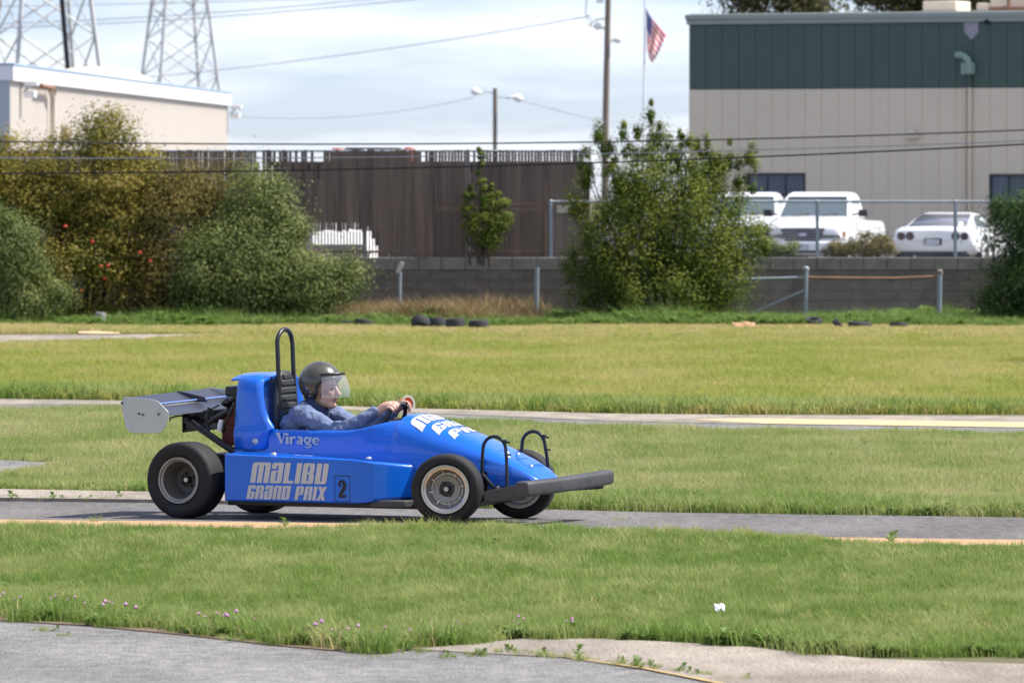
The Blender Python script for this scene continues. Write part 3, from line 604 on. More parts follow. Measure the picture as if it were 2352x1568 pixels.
# front bumper with its side arms, and the two tyre guard hoops
B = MB(); prof = [(1.66, .335), (1.672, .325), (1.674, .265), (1.664, .245), (1.60, .235), (1.575, .25), (1.575, .325), (1.59, .337)]
B.loft([[(x - .045 * abs(y / .6) ** 2.5 - .01, y, z - .03) for x, z in prof] for y in np.linspace(-.6, .6, 9)])
bump = part(B, 'front_bumper', m_foam, smooth=40, bevel=.008)
for s in (-1, 1):
    a = MB().hexa([(1.24, s * .50, .165), (1.56, s * .565, .185), (1.56, s * .515, .185), (1.24, s * .44, .165), (1.24, s * .50, .232), (1.56, s * .588, .290), (1.56, s * .515, .290), (1.24, s * .44, .232)])
    a.tube([(1.26, s * .47, .19), (1.06, s * .22, .20)], .016, 8); a.tube([(1.30, s * .46, .21), (1.18, s * .18, .25)], .014, 8)
    part(a, 'bumper_arm', m_foam, bump, bevel=.006)
    hp = [(1.108, s * .27, .30), (1.106, s * .27, .40), (1.112, s * .27, .485)] + [(1.195 - .083 * math.cos(t), s * .27, .488 + .083 * math.sin(t)) for t in np.linspace(.2, math.pi - .35, 9)] + [(1.278, s * .27, .50), (1.292, s * .28, .40), (1.300, s * .29, .265), (1.305, s * .30, .21)]
    m = MB().tube(hp, .0115, 10); m.tube([(1.108, s * .27, .325), (1.20, s * .30, .25), (1.335, s * .36, .205)], .012, 8)
    h = part(m, 'tyre_guard_hoop', m_blk, smooth=60)
    c = MB().box(1.262, 1.285, s * .27 - .014, s * .27 + .014, .528, .552); c.tube([(1.28, s * .27, .535), (1.31, s * .27, .533)], .007, 6); part(c, 'hoop_clamp', m_blk, h, bevel=.002); part(MB().tube([(1.280, s * .275, .455), (1.318, s * .275, .452)], .006, 6), 'hoop_peg', m_blk, h)

# ---- lettering: flat painted shapes laid on the panels
def cham(x0, y0, x1, y1, c=(0, 0, 0, 0)):                     # rectangle with cut corners: bl, br, tr, tl
    p = []
    for (x, y, dx, dy, k) in ((x0, y0, 1, 1, c[0]), (x1, y0, -1, 1, c[1]), (x1, y1, -1, -1, c[2]), (x0, y1, 1, -1, c[3])):
        if k:
            arc = [(x + dx * k * (1 - math.sin(t)), y + dy * k * (1 - math.cos(t))) for t in (0, .52, 1.05, 1.571)]
            a = [(x + dx * k * (1 - math.sin(t)), y + dy * k * (1 - math.cos(t))) for t in (1.571, 1.05, .52, 0)]
            first = (dx * dy < 0)
            p += a if not first else arc
        else: p.append((x, y))
    return p
g = .075; s_ = .28
GL = {
 'm': (1.0, [cham(0, 0, s_, .86), cham(.36, 0, .64, .86), cham(.72, 0, 1., .86), cham(0, .86, 1., 1., (0, 0, 0, .13))]),
 'a': (.64, [cham(.36, .14, .64, .86), cham(0, .86, .64, 1., (0, 0, 0, .12)), cham(0, .70, .28, .86, (0, 0, 0, 0)), cham(0, .14, .28, .55), cham(0, .55, .36, .62, (0, 0, 0, .07)), cham(0, 0, .64, .14, (0, .12, 0, 0))]),
 'L': (.56, [cham(0, .14, s_, 1.), cham(0, 0, .56, .14)]),
 'I': (s_, [cham(0, 0, s_, 1.)]),
 'B': (.66, [cham(0, .13, s_, .87), cham(0, .87, .62, 1., (0, 0, .1, .1)), cham(.37, .56, .64, .87), cham(.28, .46, .60, .56), cham(.37, .13, .66, .46), cham(0, 0, .66, .13, (0, .12, 0, 0))]),
 'U': (.64, [cham(0, .13, s_, 1.), cham(.36, .13, .64, 1., (0, 0, .08, 0)), cham(0, 0, .64, .13, (0, .13, 0, 0))]),
 'G': (.62, [cham(0, .13, s_, .87), cham(0, .87, .62, 1., (0, 0, 0, .13)), cham(.36, .72, .62, .87), cham(.36, .13, .62, .44), cham(.28, .44, .62, .54), cham(0, 0, .62, .13, (0, .12, 0, 0))]),
 'R': (.66, [cham(0, 0, s_, .87), cham(0, .87, .62, 1., (0, 0, .1, .12)), cham(.37, .56, .63, .87), cham(.28, .46, .60, .56), cham(.38, 0, .66, .46)]),
 'N': (.64, [cham(0, 0, s_, .87), cham(.36, 0, .64, .87), cham(0, .87, .64, 1., (0, 0, 0, .13))]),
 'D': (.66, [cham(0, .13, s_, .87), cham(.37, .13, .66, .87), cham(0, .87, .66, 1.), cham(0, 0, .66, .13, (0, .13, 0, 0))]),
 'P': (.64, [cham(0, 0, s_, .87), cham(0, .87, .62, 1., (0, 0, .1, .12)), cham(.37, .48, .64, .87), cham(.28, .36, .60, .48, (0, .1, 0, 0))]),
 'X': (.70, [[(0, 0), (.27, 0), (.70, 1.), (.43, 1.)], [(0, 1.), (.27, 1.), (.70, 0), (.43, 0)]]),
 ' ': (.30, []),
}
def word(txt, h, width, slant):
    polys = []; x = 0
    for c in txt:
        w, ps = GL[c]
        polys += [[(x + px + slant * py, py) for px, py in p] for p in ps]; x += w + g
    x -= g; return [[(px / x * width, py * h) for px, py in p] for p in polys]
def lay(polys, fn, name, mat, parent):
    m = MB()
    for i, p in enumerate(polys):
        e = .0018 + .00018 * (i % 9)
        m.add([fn(a, b, e) for a, b in p], [tuple(range(len(p)))])
    return part(m, name, mat, parent, recalc=False, smooth=0)
podf = lambda x0, z0: (lambda a, b, e: (x0 + a, -.55 - e, z0 + b))
lay(word('maLIBU', .134, .570, .17), podf(-.463, .262), 'lettering', m_let, podR)
lay(word('GRaND PRIX', .090, .590, .20), podf(-.492, .156), 'lettering', m_let, podR)
def ribbon(path, wd):
    out = []
    for i in range(len(path) - 1):
        (x0, y0), (x1, y1) = path[i], path[i + 1]; d = math.hypot(x1 - x0, y1 - y0) or 1; nx, ny = -(y1 - y0) / d, (x1 - x0) / d; a, b = wd[i] / 2, wd[i + 1] / 2
        out.append([(x0 - nx * a, y0 - ny * a), (x1 - nx * b, y1 - ny * b), (x1 + nx * b, y1 + ny * b), (x0 + nx * a, y0 + ny * a)])
    return out
arc = lambda cx, cy, rx, ry, a0, a1, n: [(cx + rx * math.cos(math.radians(t)), cy + ry * math.sin(math.radians(t))) for t in np.linspace(a0, a1, n)]
two = ribbon(arc(.36, .74, .27, .22, 185, 20, 7) + arc(.36, .70, .27, .24, 10, -35, 3) + [(.38, .36), (.14, .12)], [.17, .19, .16, .16, .19, .26, .32, .36, .36, .33, .26, .20]) + [[(.06, 0), (.72, 0), (.80, .26), (.74, .26), (.68, .17), (.06, .17)]] + [arc(.19, .70, .105, .10, 0, 330, 10)]
lay([[(a * .080, b * .112) for a, b in p] for p in two], podf(.195, .176), 'race_number', m_blet, podR)
fr_ = [[(0, 0), (.115, 0), (.115, .0045), (0, .0045)], [(0, .165), (.115, .165), (.115, .1695), (0, .1695)], [(0, .0045), (.0035, .0045), (.0035, .165), (0, .165)], [(.1115, .0045), (.115, .0045), (.115, .165), (.1115, .165)]]
lay(fr_, podf(.170, .150), 'number_frame', m_blet, podR)
vir = ribbon([(.02, .98), (.30, .02)], [.26, .16]) + ribbon([(.52, .96), (.31, .04)], [.07, .07]) + [[(-.14, 1.), (.20, 1.), (.20, .93), (-.14, .93)], [(.42, 1.), (.62, 1.), (.62, .93), (.42, .93)]]
vir += [cham(.60, 0, .80, .66), arc(.70, .87, .12, .12, 0, 330, 9)]
vir += [cham(.88, 0, 1.08, .70), [(1.06, .44), (1.06, .60), (1.20, .74), (1.30, .72), (1.30, .52), (1.18, .54)]]
vir += [cham(1.62, 0, 1.82, .50), [(1.40, .56), (1.50, .74), (1.72, .74), (1.82, .62), (1.82, .50), (1.62, .50), (1.60, .60), (1.52, .56)], [(1.60, .42), (1.46, .38), (1.38, .22), (1.42, .04), (1.56, .0), (1.60, .06), (1.55, .12), (1.56, .26), (1.60, .32)]]
vir += ribbon(arc(2.16, .44, .20, .23, 0, 360, 13), [.17] * 13) + [[(2.30, .60), (2.48, .76), (2.48, .64), (2.36, .54)]] + ribbon([(2.04, .20), (2.10, .08), (2.36, .06), (2.42, -.10), (2.24, -.24), (2.04, -.18)], [.10, .12, .16, .16, .12, .10])
vir += ribbon(arc(2.80, .38, .22, .28, 20, 320, 12), [.08, .10, .14, .18, .20, .20, .20, .18, .15, .12, .1, .08]) + [[(2.70, .34), (3.02, .50), (3.02, .44), (2.74, .26)]]
lay([[(a * .1045, b * .072) for a, b in p] for p in vir], lambda a, b, e: (-.405 + a, -.2895 - e - .0005, .502 + b - .025 * a), 'lettering', m_let, body)
def nose_pt(xr, rowh, y0, dy):
    def fn(a, b, e):                                          # a runs across the car from its right side, b towards the cockpit
        x = xr - b; y = y0 + a; w, zc, zt = tab(x, TW), tab(x, TCH), tab(x, TTOP)
        cy = min(.999, abs(y) / w); ang = math.acos(cy ** (1 / .62)); z = zc + (zt - zc) * math.sin(ang) ** .82
        nv = Vector((.33, y * 1.6, 1)).normalized() * (e + .0012); return (x + nv.x, y + nv.y, z + nv.z)
    return fn
def fine(polys, k=4):                                         # cut every shape into strips so that it follows the curve of the nose
    out = []
    for p in polys:
        if len(p) != 4 or True:
            ys = [q[1] for q in p]; xs = [q[0] for q in p]
            y0, y1 = min(ys), max(ys)
            sl = (sorted(p, key=lambda q: -q[1])[0][0], 0)
            bot = sorted([q for q in p if abs(q[1] - y0) < 1e-4]); top = sorted([q for q in p if abs(q[1] - y1) < 1e-4])
            l0, r0, l1, r1 = bot[0][0], bot[-1][0], top[0][0], top[-1][0]
            kx = max(1, int((r0 - l0) / .02)); ky = max(1, int((y1 - y0) / .02))
            for i in range(kx):
                for j in range(ky):
                    def Q(a, b): A = l0 + (r0 - l0) * a; Bq = l1 + (r1 - l1) * a; return (A + (Bq - A) * b, y0 + (y1 - y0) * b)
                    out.append([Q(i / kx, j / ky), Q((i + 1) / kx, j / ky), Q((i + 1) / kx, (j + 1) / ky), Q(i / kx, (j + 1) / ky)])
    return out
sub_ = lambda ps, w0: [p for p in ps]
for txt, xr, h, wd in (('maLIBU', .645, .112, .80), ('GRaND', .760, .080, .66), ('PRIX', .865, .072, .56)):
    ps = fine(word(txt, h, wd, .15)); m = MB(); fn = nose_pt(xr, 0, {'m': -.235, 'G': -.215, 'P': -.200}[txt[0]], 0); ps = [p for p in ps if max(q[0] for q in p) < .46]
    for i, p in enumerate(ps): m.add([fn(a, b, .0012) for a, b in p], [tuple(range(4))])
    part(m, 'lettering', m_let, body, recalc=False, smooth=0)
# small white NO STEP text on the sidepod top
fc = bpy.data.curves.new('no_step', 'FONT'); fc.body = 'NO STEP'; fc.size = .030; fc.offset = .0006
to = bpy.data.objects.new('no_step', fc); COL.objects.link(to); dg = bpy.context.evaluated_depsgraph_get(); me = bpy.data.meshes.new_from_object(to.evaluated_get(dg)); bpy.data.objects.remove(to)
for v in me.vertices: v.co = Vector(sh((-.155 + v.co.x * 1.15, -.515 + v.co.y + .05 * 0, .4405 - .0215 * (v.co.x + .08) * 1.0 + .0055)))
finish('lettering', me, m_white, podR, smooth=0)

# ------------------------------------------------------------------ driver
m_skin = M('skin', (0.60, 0.35, 0.26), 0.5, var=0.12, scale=12)
m_jack = M('slate_blue_jacket', (0.125, 0.165, 0.280), 0.85, var=0.15, scale=6, bump=0.25, bscale=14)
m_navy = M('navy_collar', (0.020, 0.035, 0.090), 0.85)
m_trous = M('dark_trousers', (0.03, 0.035, 0.05), 0.85)
m_helm = M('dark_olive_helmet', (0.085, 0.080, 0.058), 0.35, 0.2, coat=0.4, var=0.35, scale=9)
m_hair = M('dark_brown_hair', (0.02, 0.013, 0.009), 0.7); m_lip = M('lips', (0.42, 0.17, 0.14), 0.5); m_eye = M('eye', (0.03, 0.02, 0.02), 0.3)
m_visor = glass_mat('clear_visor', (0.50, 0.55, 0.62), 0.13, 0.05)
per = empty('person', (CARX, CARY, 0.006), -TH)
tag(per, 'driver in slate blue jacket and dark open-face helmet with clear visor, hands on steering wheel', 'person')
def remesh(o, vox, it=4):
    md = o.modifiers.new('remesh', 'REMESH'); md.mode = 'VOXEL'; md.voxel_size = vox; md.use_smooth_shade = True
    if it:
        m2 = o.modifiers.new('soft', 'SMOOTH'); m2.iterations = it; m2.factor = .5
def limb(m, pts, rad, n=14, k=5):
    P = [Vector(p) for p in pts]; path = []; R = []
    for i in range(len(P) - 1):
        for t in np.linspace(0, 1, k, endpoint=False):
            p0, p1, p2, p3 = P[max(i - 1, 0)], P[i], P[i + 1], P[min(i + 2, len(P) - 1)]
            path.append(.5 * ((2 * p1) + (p2 - p0) * t + (2 * p0 - 5 * p1 + 4 * p2 - p3) * t * t + (3 * p1 - p0 - 3 * p2 + p3) * t ** 3)); R.append(rad[i] + (rad[i + 1] - rad[i]) * t)
    path.append(P[-1]); R.append(rad[-1]); m.tube(path, R, n)
    m.ell(P[0], (rad[0],) * 3, 12, 8); m.ell(P[-1], (rad[-1],) * 3, 12, 8)
HC = Vector((-.222, 0, .852))
b = MB()
b.ell(HC + Vector((-.012, 0, .03)), (.098, .076, .098), 24, 16)                       # skull
b.ell(HC + Vector((.030, 0, -.045)), (.066, .060, .082), 20, 14)                      # face
b.ell(HC + Vector((.056, 0, -.110)), (.036, .042, .026), 16, 10); b.ell(HC + Vector((.015, 0, -.085)), (.062, .062, .045), 16, 10)                      # chin
b.tube([HC + Vector((.085, 0, .012)), HC + Vector((.100, 0, -.015)), HC + Vector((.119, 0, -.043)), HC + Vector((.104, 0, -.052))], [.010, .013, .015, .011], 10)
for s in (-1, 1):
    b.ell(HC + Vector((.107, s * .010, -.047)), (.010, .009, .008), 10, 8); b.ell(HC + Vector((.078, s * .030, .012)), (.022, .030, .010), 12, 8)
    b.ell(HC + Vector((.060, s * .045, -.030)), (.030, .018, .020), 12, 8)
limb(b, [(-.31, 0, .66), (-.275, 0, .735), (-.235, 0, .79)], [.075, .062, .055])
limb(b, [(-.43, 0, .30), (-.40, 0, .45), (-.345, 0, .62)], [.13, .125, .13])
SHR, ELR = [(-.285, s * .165, .680) for s in (-1, 1)], [(-.03, s * .185, .580) for s in (-1, 1)]
ga = math.radians(50)
for i, s in enumerate((-1, 1)):
    grip = SWC + Vector((0, s, 0)) * math.cos(ga) * SWr + SWu * math.sin(ga) * SWr
    wrist = grip + Vector((-.085, s * .035, -.018)); palm = grip + Vector((-.022, s * .010, .020))
    limb(b, [SHR[i], ELR[i], tuple(wrist)], [.052, .042, .027])
    limb(b, [tuple(wrist), tuple(wrist * .45 + palm * .55 + Vector((0, 0, .006))), tuple(palm)], [.026, .029, .026])
    tg = (Vector((0, -s, 0)) * -math.sin(ga) * -1 + SWu * math.cos(ga)).normalized()      # along the rim
    tg = (Vector((0, -s * math.sin(ga), 0)) + SWu * math.cos(ga)).normalized()
    rad_ = (Vector((0, s, 0)) * math.cos(ga) + SWu * math.sin(ga)).normalized()
    for k in range(4):
        o_ = tg * (-.030 + .021 * k); f0 = grip + o_ + rad_ * .012 + SWn * .026; L_ = (.9, 1.03, 1.0, .82)[k]
        limb(b, [tuple(palm + o_ * .8 + SWn * .004), tuple(f0), tuple(grip + o_ + rad_ * .031 * L_ + SWn * .004), tuple(grip + o_ + rad_ * .026 * L_ - SWn * .022), tuple(grip + o_ + rad_ * .004 - SWn * .027 * L_)], [.0105, .0100, .0095, .0088, .0075], 8, 3)
    limb(b, [tuple(palm + tg * .012 - rad_ * .012), tuple(grip + tg * .040 - rad_ * .020 + SWn * .012), tuple(grip + tg * .062 - rad_ * .012 + SWn * .016)], [.0125, .011, .008], 8, 3)
    limb(b, [(-.40, s * .09, .30), (.18, s * .13, .40), (.62, s * .09, .255), (.72, s * .09, .27)], [.085, .062, .045, .035])
bo = b.build('body', m_skin, per, smooth=60); remesh(bo, .0048, 3)
j = MB()
limb(j, [(-.44, 0, .32), (-.415, 0, .46), (-.36, 0, .60), (-.31, 0, .685)], [.155, .152, .158, .105])
for s in (-1, 1):
    j.ell((-.375, s * .085, .60), (.105, .125, .10)); j.ell((-.335, s * .12, .665), (.085, .085, .075))
    grip = SWC + Vector((0, s, 0)) * math.cos(ga) * SWr + SWu * math.sin(ga) * SWr; wrist = grip + Vector((-.085, s * .035, -.018)); i = 0 if s < 0 else 1
    cuff = Vector(wrist) * .90 + Vector(ELR[i]) * .10
    limb(j, [SHR[i], (-.20, s * .190, .645), ELR[i], (.10, s * .165, .620), tuple(cuff)], [.078, .066, .057, .049, .041], 18, 7)
    for (c, d, L_, r) in (((-.285, s * .232, .680), (.45, 0, -.6), .075, .016), ((-.225, s * .245, .655), (.55, .0, -.45), .085, .016), ((-.16, s * .240, .640), (.6, .0, -.35), .08, .015), ((-.085, s * .236, .622), (.7, 0, -.25), .08, .014), ((-.03, s * .226, .62), (.6, .0, .3), .06, .013), ((.04, s * .212, .632), (.6, 0, .35), .06, .012), ((.11, s * .195, .642), (.7, 0, .25), .05, .010)):
        c, d = Vector(c), Vector(d).normalized(); n_ = Vector((0, -s, 0)); j.tube([c - d * L_ + n_ * .03, c - d * L_ * .45 + n_ * .004, c + d * L_ * .45 + n_ * .004, c + d * L_ + n_ * .03], [.006, r, r, .006], 8)
jk = j.build('jacket', m_jack, per, smooth=60); remesh(jk, .0065, 3)
tx = bpy.data.textures.new('cloth_folds', 'CLOUDS'); tx.noise_scale = .055; tx.noise_depth = 2
dm = jk.modifiers.new('folds', 'DISPLACE'); dm.texture = tx; dm.strength = .032; dm.mid_level = .5
ms_ = jk.modifiers.new('soft2', 'SMOOTH'); ms_.iterations = 2
c = MB()
secs = []
for z, rx, ry, ox in ((.70, .105, .125, -.285), (.735, .090, .105, -.268), (.765, .082, .092, -.256), (.785, .080, .088, -.252)):
    secs.append([(ox + rx * math.cos(a) * (1.0 if math.cos(a) < .3 else .75), ry * math.sin(a), z + .035 * max(0, -math.cos(a)) * (z > .75) - .07 * max(0, math.cos(a))) for a in np.linspace(0, 2 * math.pi, 28, endpoint=False)])
co = c.loft(secs, cap=False).build('collar', m_navy, jk, smooth=60, solid=.012)
t = MB()
for s in (-1, 1): limb(t, [(-.42, s * .08, .27), (.17, s * .13, .40), (.58, s * .09, .26)], [.11, .078, .055])
tr_ = t.build('trousers', m_trous, per, smooth=60); remesh(tr_, .012, 3)
# face details
fx = MB()
for s in (-1, 1):
    o_ = MB().ell(HC + Vector((.0880, s * .031, -.004)), (.010, .013, .006), 10, 8).build('eye', m_eye, bo)
    q = MB().tube([HC + Vector((.092, s * .012, .012)), HC + Vector((.094, s * .032, .019)), HC + Vector((.082, s * .052, .014))], [.004, .0055, .003], 6).build('eyebrow', m_hair, bo)
MB().tube([HC + Vector((.078, -.026, -.077)), HC + Vector((.093, -.012, -.072)), HC + Vector((.097, 0, -.0715)), HC + Vector((.093, .012, -.072)), HC + Vector((.078, .026, -.077))], [.002, .0055, .006, .0055, .002], 8).tube([HC + Vector((.078, -.024, -.079)), HC + Vector((.091, -.01, -.083)), HC + Vector((.093, 0, -.084)), HC + Vector((.091, .01, -.083)), HC + Vector((.078, .024, -.079))], [.002, .005, .006, .005, .002], 8).build('lips', m_lip, bo, smooth=60)
# helmet shell: an egg with the face opening left out
hc = Vector((-.250, 0, .888)); rx, ry, rz = .146, .128, .138
V = []; Fq = []; nu, nv_ = 56, 34
for i in range(nv_ + 1):
    t_ = math.pi * (0.02 + .74 * i / nv_)
    for k in range(nu):
        a = 2 * math.pi * k / nu; V.append((hc.x + rx * math.sin(t_) * math.cos(a) * (1 if math.cos(a) > 0 else 1.0), hc.y + ry * math.sin(t_) * math.sin(a), hc.z + rz * math.cos(t_)))
def openface(p):
    az = abs(math.degrees(math.atan2(p.y - hc.y, p.x - hc.x))); dz = p.z - hc.z
    lim = 0.026; w = 62 + 14 * max(0, -dz / .1)
    return az < w and dz < lim - .0004 * max(0, az - 30) ** 1.2 or dz < -.098 - (.02 if az > 100 else 0) * 0
for i in range(nv_):
    for k in range(nu):
        q = (i * nu + k, i * nu + (k + 1) % nu, (i + 1) * nu + (k + 1) % nu, (i + 1) * nu + k); c_ = sum((Vector(V[x]) for x in q), Vector()) / 4
        if not openface(c_): Fq.append(q)
hm = MB(); hm.add(V, Fq); hm.add([(hc.x, hc.y, hc.z + rz)] + V[:nu], [(0, 1 + k, 1 + (k + 1) % nu) for k in range(nu)])
helm = hm.build('helmet', m_helm, per, smooth=60); 
bm = bmesh.new(); bm.from_mesh(helm.data); bmesh.ops.remove_doubles(bm, verts=bm.verts, dist=1e-5); bmesh.ops.delete(bm, geom=[v for v in bm.verts if not v.link_faces], context='VERTS')
for _ in range(3):
    bmesh.ops.smooth_vert(bm, verts=[v for v in bm.verts if v.is_boundary], factor=.5, use_axis_x=True, use_axis_y=True, use_axis_z=True)
bmesh.ops.recalc_face_normals(bm, faces=bm.faces)
bm.verts.index_update(); bm.verts.ensure_lookup_table(); bl = [e for e in bm.edges if e.is_boundary]; bm.to_mesh(helm.data)
# black rubber edge trim follows the opening
adj = {}
for e in bl:
    for v_, w_ in ((e.verts[0], e.verts[1]), (e.verts[1], e.verts[0])): adj.setdefault(v_.index, []).append(w_.index)
loop = []
if bl:
    st_ = bl[0].verts[0].index; cur, prev = st_, None
    for _ in range(2000):
        loop.append(bm.verts[cur].co.copy()); nx = [q for q in adj[cur] if q != prev]
        if not nx: break
        prev, cur = cur, nx[0]
        if cur == st_: break
bm.free()
md = helm.modifiers.new('solid', 'SOLIDIFY'); md.thickness = .018; md.offset = -1
MB().tube(loop, .0085, 6, closed=True).build('edge_trim', m_blk, helm, smooth=60)
v_ = MB(); S = []
for z_, r_ in ((.045, .158), (.020, .176), (-.01, .188), (-.045, .196), (-.075, .199), (-.104, .196)):
    S.append([(hc.x + .005 + r_ * math.cos(a) * 1.03, hc.y + r_ * .80 * math.sin(a), hc.z + z_ + .01 * math.cos(a)) for a in np.linspace(-1.12, 1.12, 24)])
vis = v_.loft(S, ring=False).build('visor', m_visor, helm, smooth=60, solid=.002)
p_ = MB(); p_.tube([(hc.x + .006 + .160 * math.cos(a) * 1.03, hc.y + .130 * math.sin(a), hc.z + .050 + .01 * math.cos(a)) for a in np.linspace(-1.15, 1.15, 16)], .006, 8, flat=1.4)
for a in (-1.1, -.45, .45, 1.1): p_.ell((hc.x + .150 * math.cos(a), hc.y + .128 * math.sin(a), hc.z + .058), (.008, .008, .008), 8, 6)
p_.build('visor_band', m_blk, helm, smooth=50)
for dx, dz in ((-.03, -.035), (-.005, -.062), (-.02, -.085)):
    yy = -ry * math.sqrt(max(0, 1 - (dx / rx) ** 2 - (dz / rz) ** 2)); MB().ell((hc.x + dx, yy - .001, hc.z + dz), (.005, .003, .005), 8, 6).build('snap_stud', m_bolt, helm)
# ------------------------------------------------------------------ retaining wall, fences
m_block = M('grey_concrete_block', (0.185, 0.155, 0.128), 0.95, col2=(0.115, 0.097, 0.080), scale=3.0, bump=0.5, bscale=45, world_pos=True)
m_cap = M('pale_cap_block', (0.27, 0.24, 0.205), 0.95, col2=(0.16, 0.14, 0.118), scale=2.2, bump=0.5, bscale=45, world_pos=True)
m_mortar = M('mortar', (0.17, 0.142, 0.118), 0.95, var=0.3, world_pos=True)
m_galv = M('galvanised_pipe', (0.34, 0.38, 0.41), 0.5, 0.4, var=0.25, scale=4)
m_rust = M('rusty_pipe', (0.30, 0.16, 0.085), 0.8, col2=(0.20, 0.10, 0.05), scale=3)
m_slat = M('weathered_brown_slat', (0.235, 0.170, 0.130), 0.85, col2=(0.085, 0.062, 0.050), scale=1.0, world_pos=True, stretch=(7, 1, .35))
wall = empty('retaining_wall', (0, WALLY, 0)); tag(wall, 'long low grey concrete block retaining wall behind the grass field', 'wall')
MB().box(-16, 16, .03, .24, -.1, 1.065).build('mortar_core', m_mortar, wall, smooth=0)
base = MB().box(-.198, .198, 0.012, .10, .003, .173).build('block', m_block, wall, bevel=.004, smooth=0); cap0 = MB().box(-.195, .195, 0, .12, .004, .216).build('cap_block', m_cap, wall, bevel=.010, smooth=0)
first = [True, True]; s_w = F / WALLY
for r in range(6):
    off = .2 * (r % 2)
    for k in range(-12, 26):
        x = k * .4 + off; u = CX + x * s_w
        if not (735 < u < 1420 or 1660 < u < 2420): continue
        src = cap0 if r == 5 else base; fi = 1 if r == 5 else 0
        if first[fi]: o = src; first[fi] = False
        else: o = src.copy(); COL.objects.link(o); o.parent = wall
        o.location = (x, random.uniform(-.006, .006), -.02 + r * .175)
def fence_posts(root, xs, y, z0, z1, r, mat, name='post'):
    for x in xs:
        m = MB().tube([(x, y, z0), (x, y, z1)], r, 10); m.ell((x, y, z1), (r * 1.25, r * 1.25, r * .8), 10, 6); m.build(name, mat, root, smooth=50)
def mesh_wire(root, x0, x1, y, z0, z1, step=.075, r=.0016, mat=None):
    m = MB(); n = int((x1 - x0) / step); h = z1 - z0
    for sgn in (1, -1):
        k = -int(h / step) - 1
        while k < n + int(h / step) + 1:
            a = x0 + k * step; b = a + sgn * h
            # clip to the panel
            p0, p1 = [a, z0], [b, z1]
            def cl(p, q, xx):
                t = (xx - p[0]) / (q[0] - p[0]); return [xx, p[1] + (q[1] - p[1]) * t]
            lo, hi = (p0, p1) if p0[0] < p1[0] else (p1, p0)
            if hi[0] > x0 and lo[0] < x1:
                if lo[0] < x0: lo = cl(lo, hi, x0)
                if hi[0] > x1: hi = cl(lo, hi, x1)
                m.tube([(lo[0], y, lo[1]), (hi[0], y, hi[1])], r, 3, cap=False)
            k += 1
    o = m.build('wire_mesh', mat or m_galv, root, smooth=0, recalc=False, kind='stuff'); return o
# slatted privacy fence on top of the wall
SFY = WALLY + .45; sF = F / SFY; xF = lambda u: (u - CX) / sF; zF = lambda v: CAMH + (HV - v) / sF
sf = empty('slatted_fence', (0, SFY, 0.0)); tag(sf, 'tall fence with weathered brown vertical slats standing on the block wall', 'fence')
m = MB(); x = xF(-760); rr = random.Random(4)
while x < xF(1345):
    u = CX + x * sF; top = zF(346 + rr.uniform(-2, 3)) if u > 0 else zF(345)
    gap = (590 < u < 745 and rr.random() < .38) or (745 < u < 1345 and rr.random() < .03)
    if gap: top = zF(rr.choice([372, 395, 412, 380]))
    bot = zF(590)
    low = 705 < u < 872                                       # narrower broken slats in front of the white boards
    w = .0255 if u < 1000 else .0215
    if low: m.box(x - .011, x + .011, -.004, .003, bot, zF(531)); bot = zF(530 + rr.uniform(-4, 4))
    m.box(x - w, x + w, -.006 + rr.uniform(-.012, .008), .010, bot, top, rot=Matrix.Rotation(rr.gauss(0, .004), 3, 'Y')); x += .0545
slats = m.build('slat', m_slat, sf, smooth=0, kind='stuff')
fence_posts(sf, [xF(u) for u in (-740, -500, -280, -60, 130, 320, 530, 838, 1075, 1320)], .05, .3, zF(346), .032, m_galv)
for z, y_ in ((zF(347), .05), (zF(470), .05), (zF(578), .05)): MB().tube([(xF(-765), y_, z), (xF(1345), y_, z)], .020, 8).build('rail', m_galv if z > 2 else m_rust, sf, smooth=50)
# lower chain link fence round the parking lot
LFY = WALLY + .12; sL = F / LFY; xL = lambda u: (u - CX) / sL; zL = lambda v: CAMH + (HV - v) / sL
lf = empty('lot_fence', (0, LFY, 0)); tag(lf, 'low chain link fence with galvanised rail along the parking lot edge', 'fence')
fence_posts(lf, [xL(u) for u in (1265, 1570, 1877, 2194, 2520)], 0, 1.0, zL(462), .030, m_galv)
MB().tube([(xL(1265), 0, zL(463)), (xL(2560), 0, zL(463))], .021, 8).build('top_rail', m_galv, lf, smooth=50)
mesh_wire(lf, xL(1265), xL(2540), .01, 1.06, zL(464), .07, .0007)
sg = MB().box(xL(1279), xL(1307), -.035, -.028, zL(489), zL(472)).build('fence_sign', M('faded_cream_sign', (0.50, 0.46, 0.34), 0.7, var=.2), bevel=.002); sg.location = (0, LFY, 0); tag(sg, 'small faded cream sign wired to the chain link fence rail', 'sign')
# broken chain link fence on the grass in front of the wall
BFY = 127.5; sB = F / BFY; xB = lambda u: (u - CX) / sB; zB = lambda v: CAMH + (HV - v) / sB
bf = empty('old_fence', (0, BFY, 0)); tag(bf, 'old galvanised fence posts with rusty rail and diagonal brace below the wall', 'fence')
for u, v in ((917, 625), (1232, 614), (1850, 615), (2157, 622)):
    x = xB(u); MB().tube([(x, 0, -.1), (x + .012, 0, zB(v))], .040 if u != 917 else .032, 10).build('post', m_galv, bf, smooth=50)
    if u > 1240: MB().lathe([(.0001, .03), (.03, .02), (.05, 0), (.05, -.05), (.0001, -.05)], (x + .012, 0, zB(v)), (0, 0, 1), 10).build('post_cap', m_galv if u < 2000 else m_cap, bf)
MB().box(-.035, .035, -.02, .02, 0, .20, rot=Matrix.Rotation(math.radians(25), 3, 'Y'), piv=(0, 0, 0)).build('post_arm', M('pale_arm', (.52, .50, .44), .7), bf, bevel=.004).location = (xB(913), 0, zB(627))
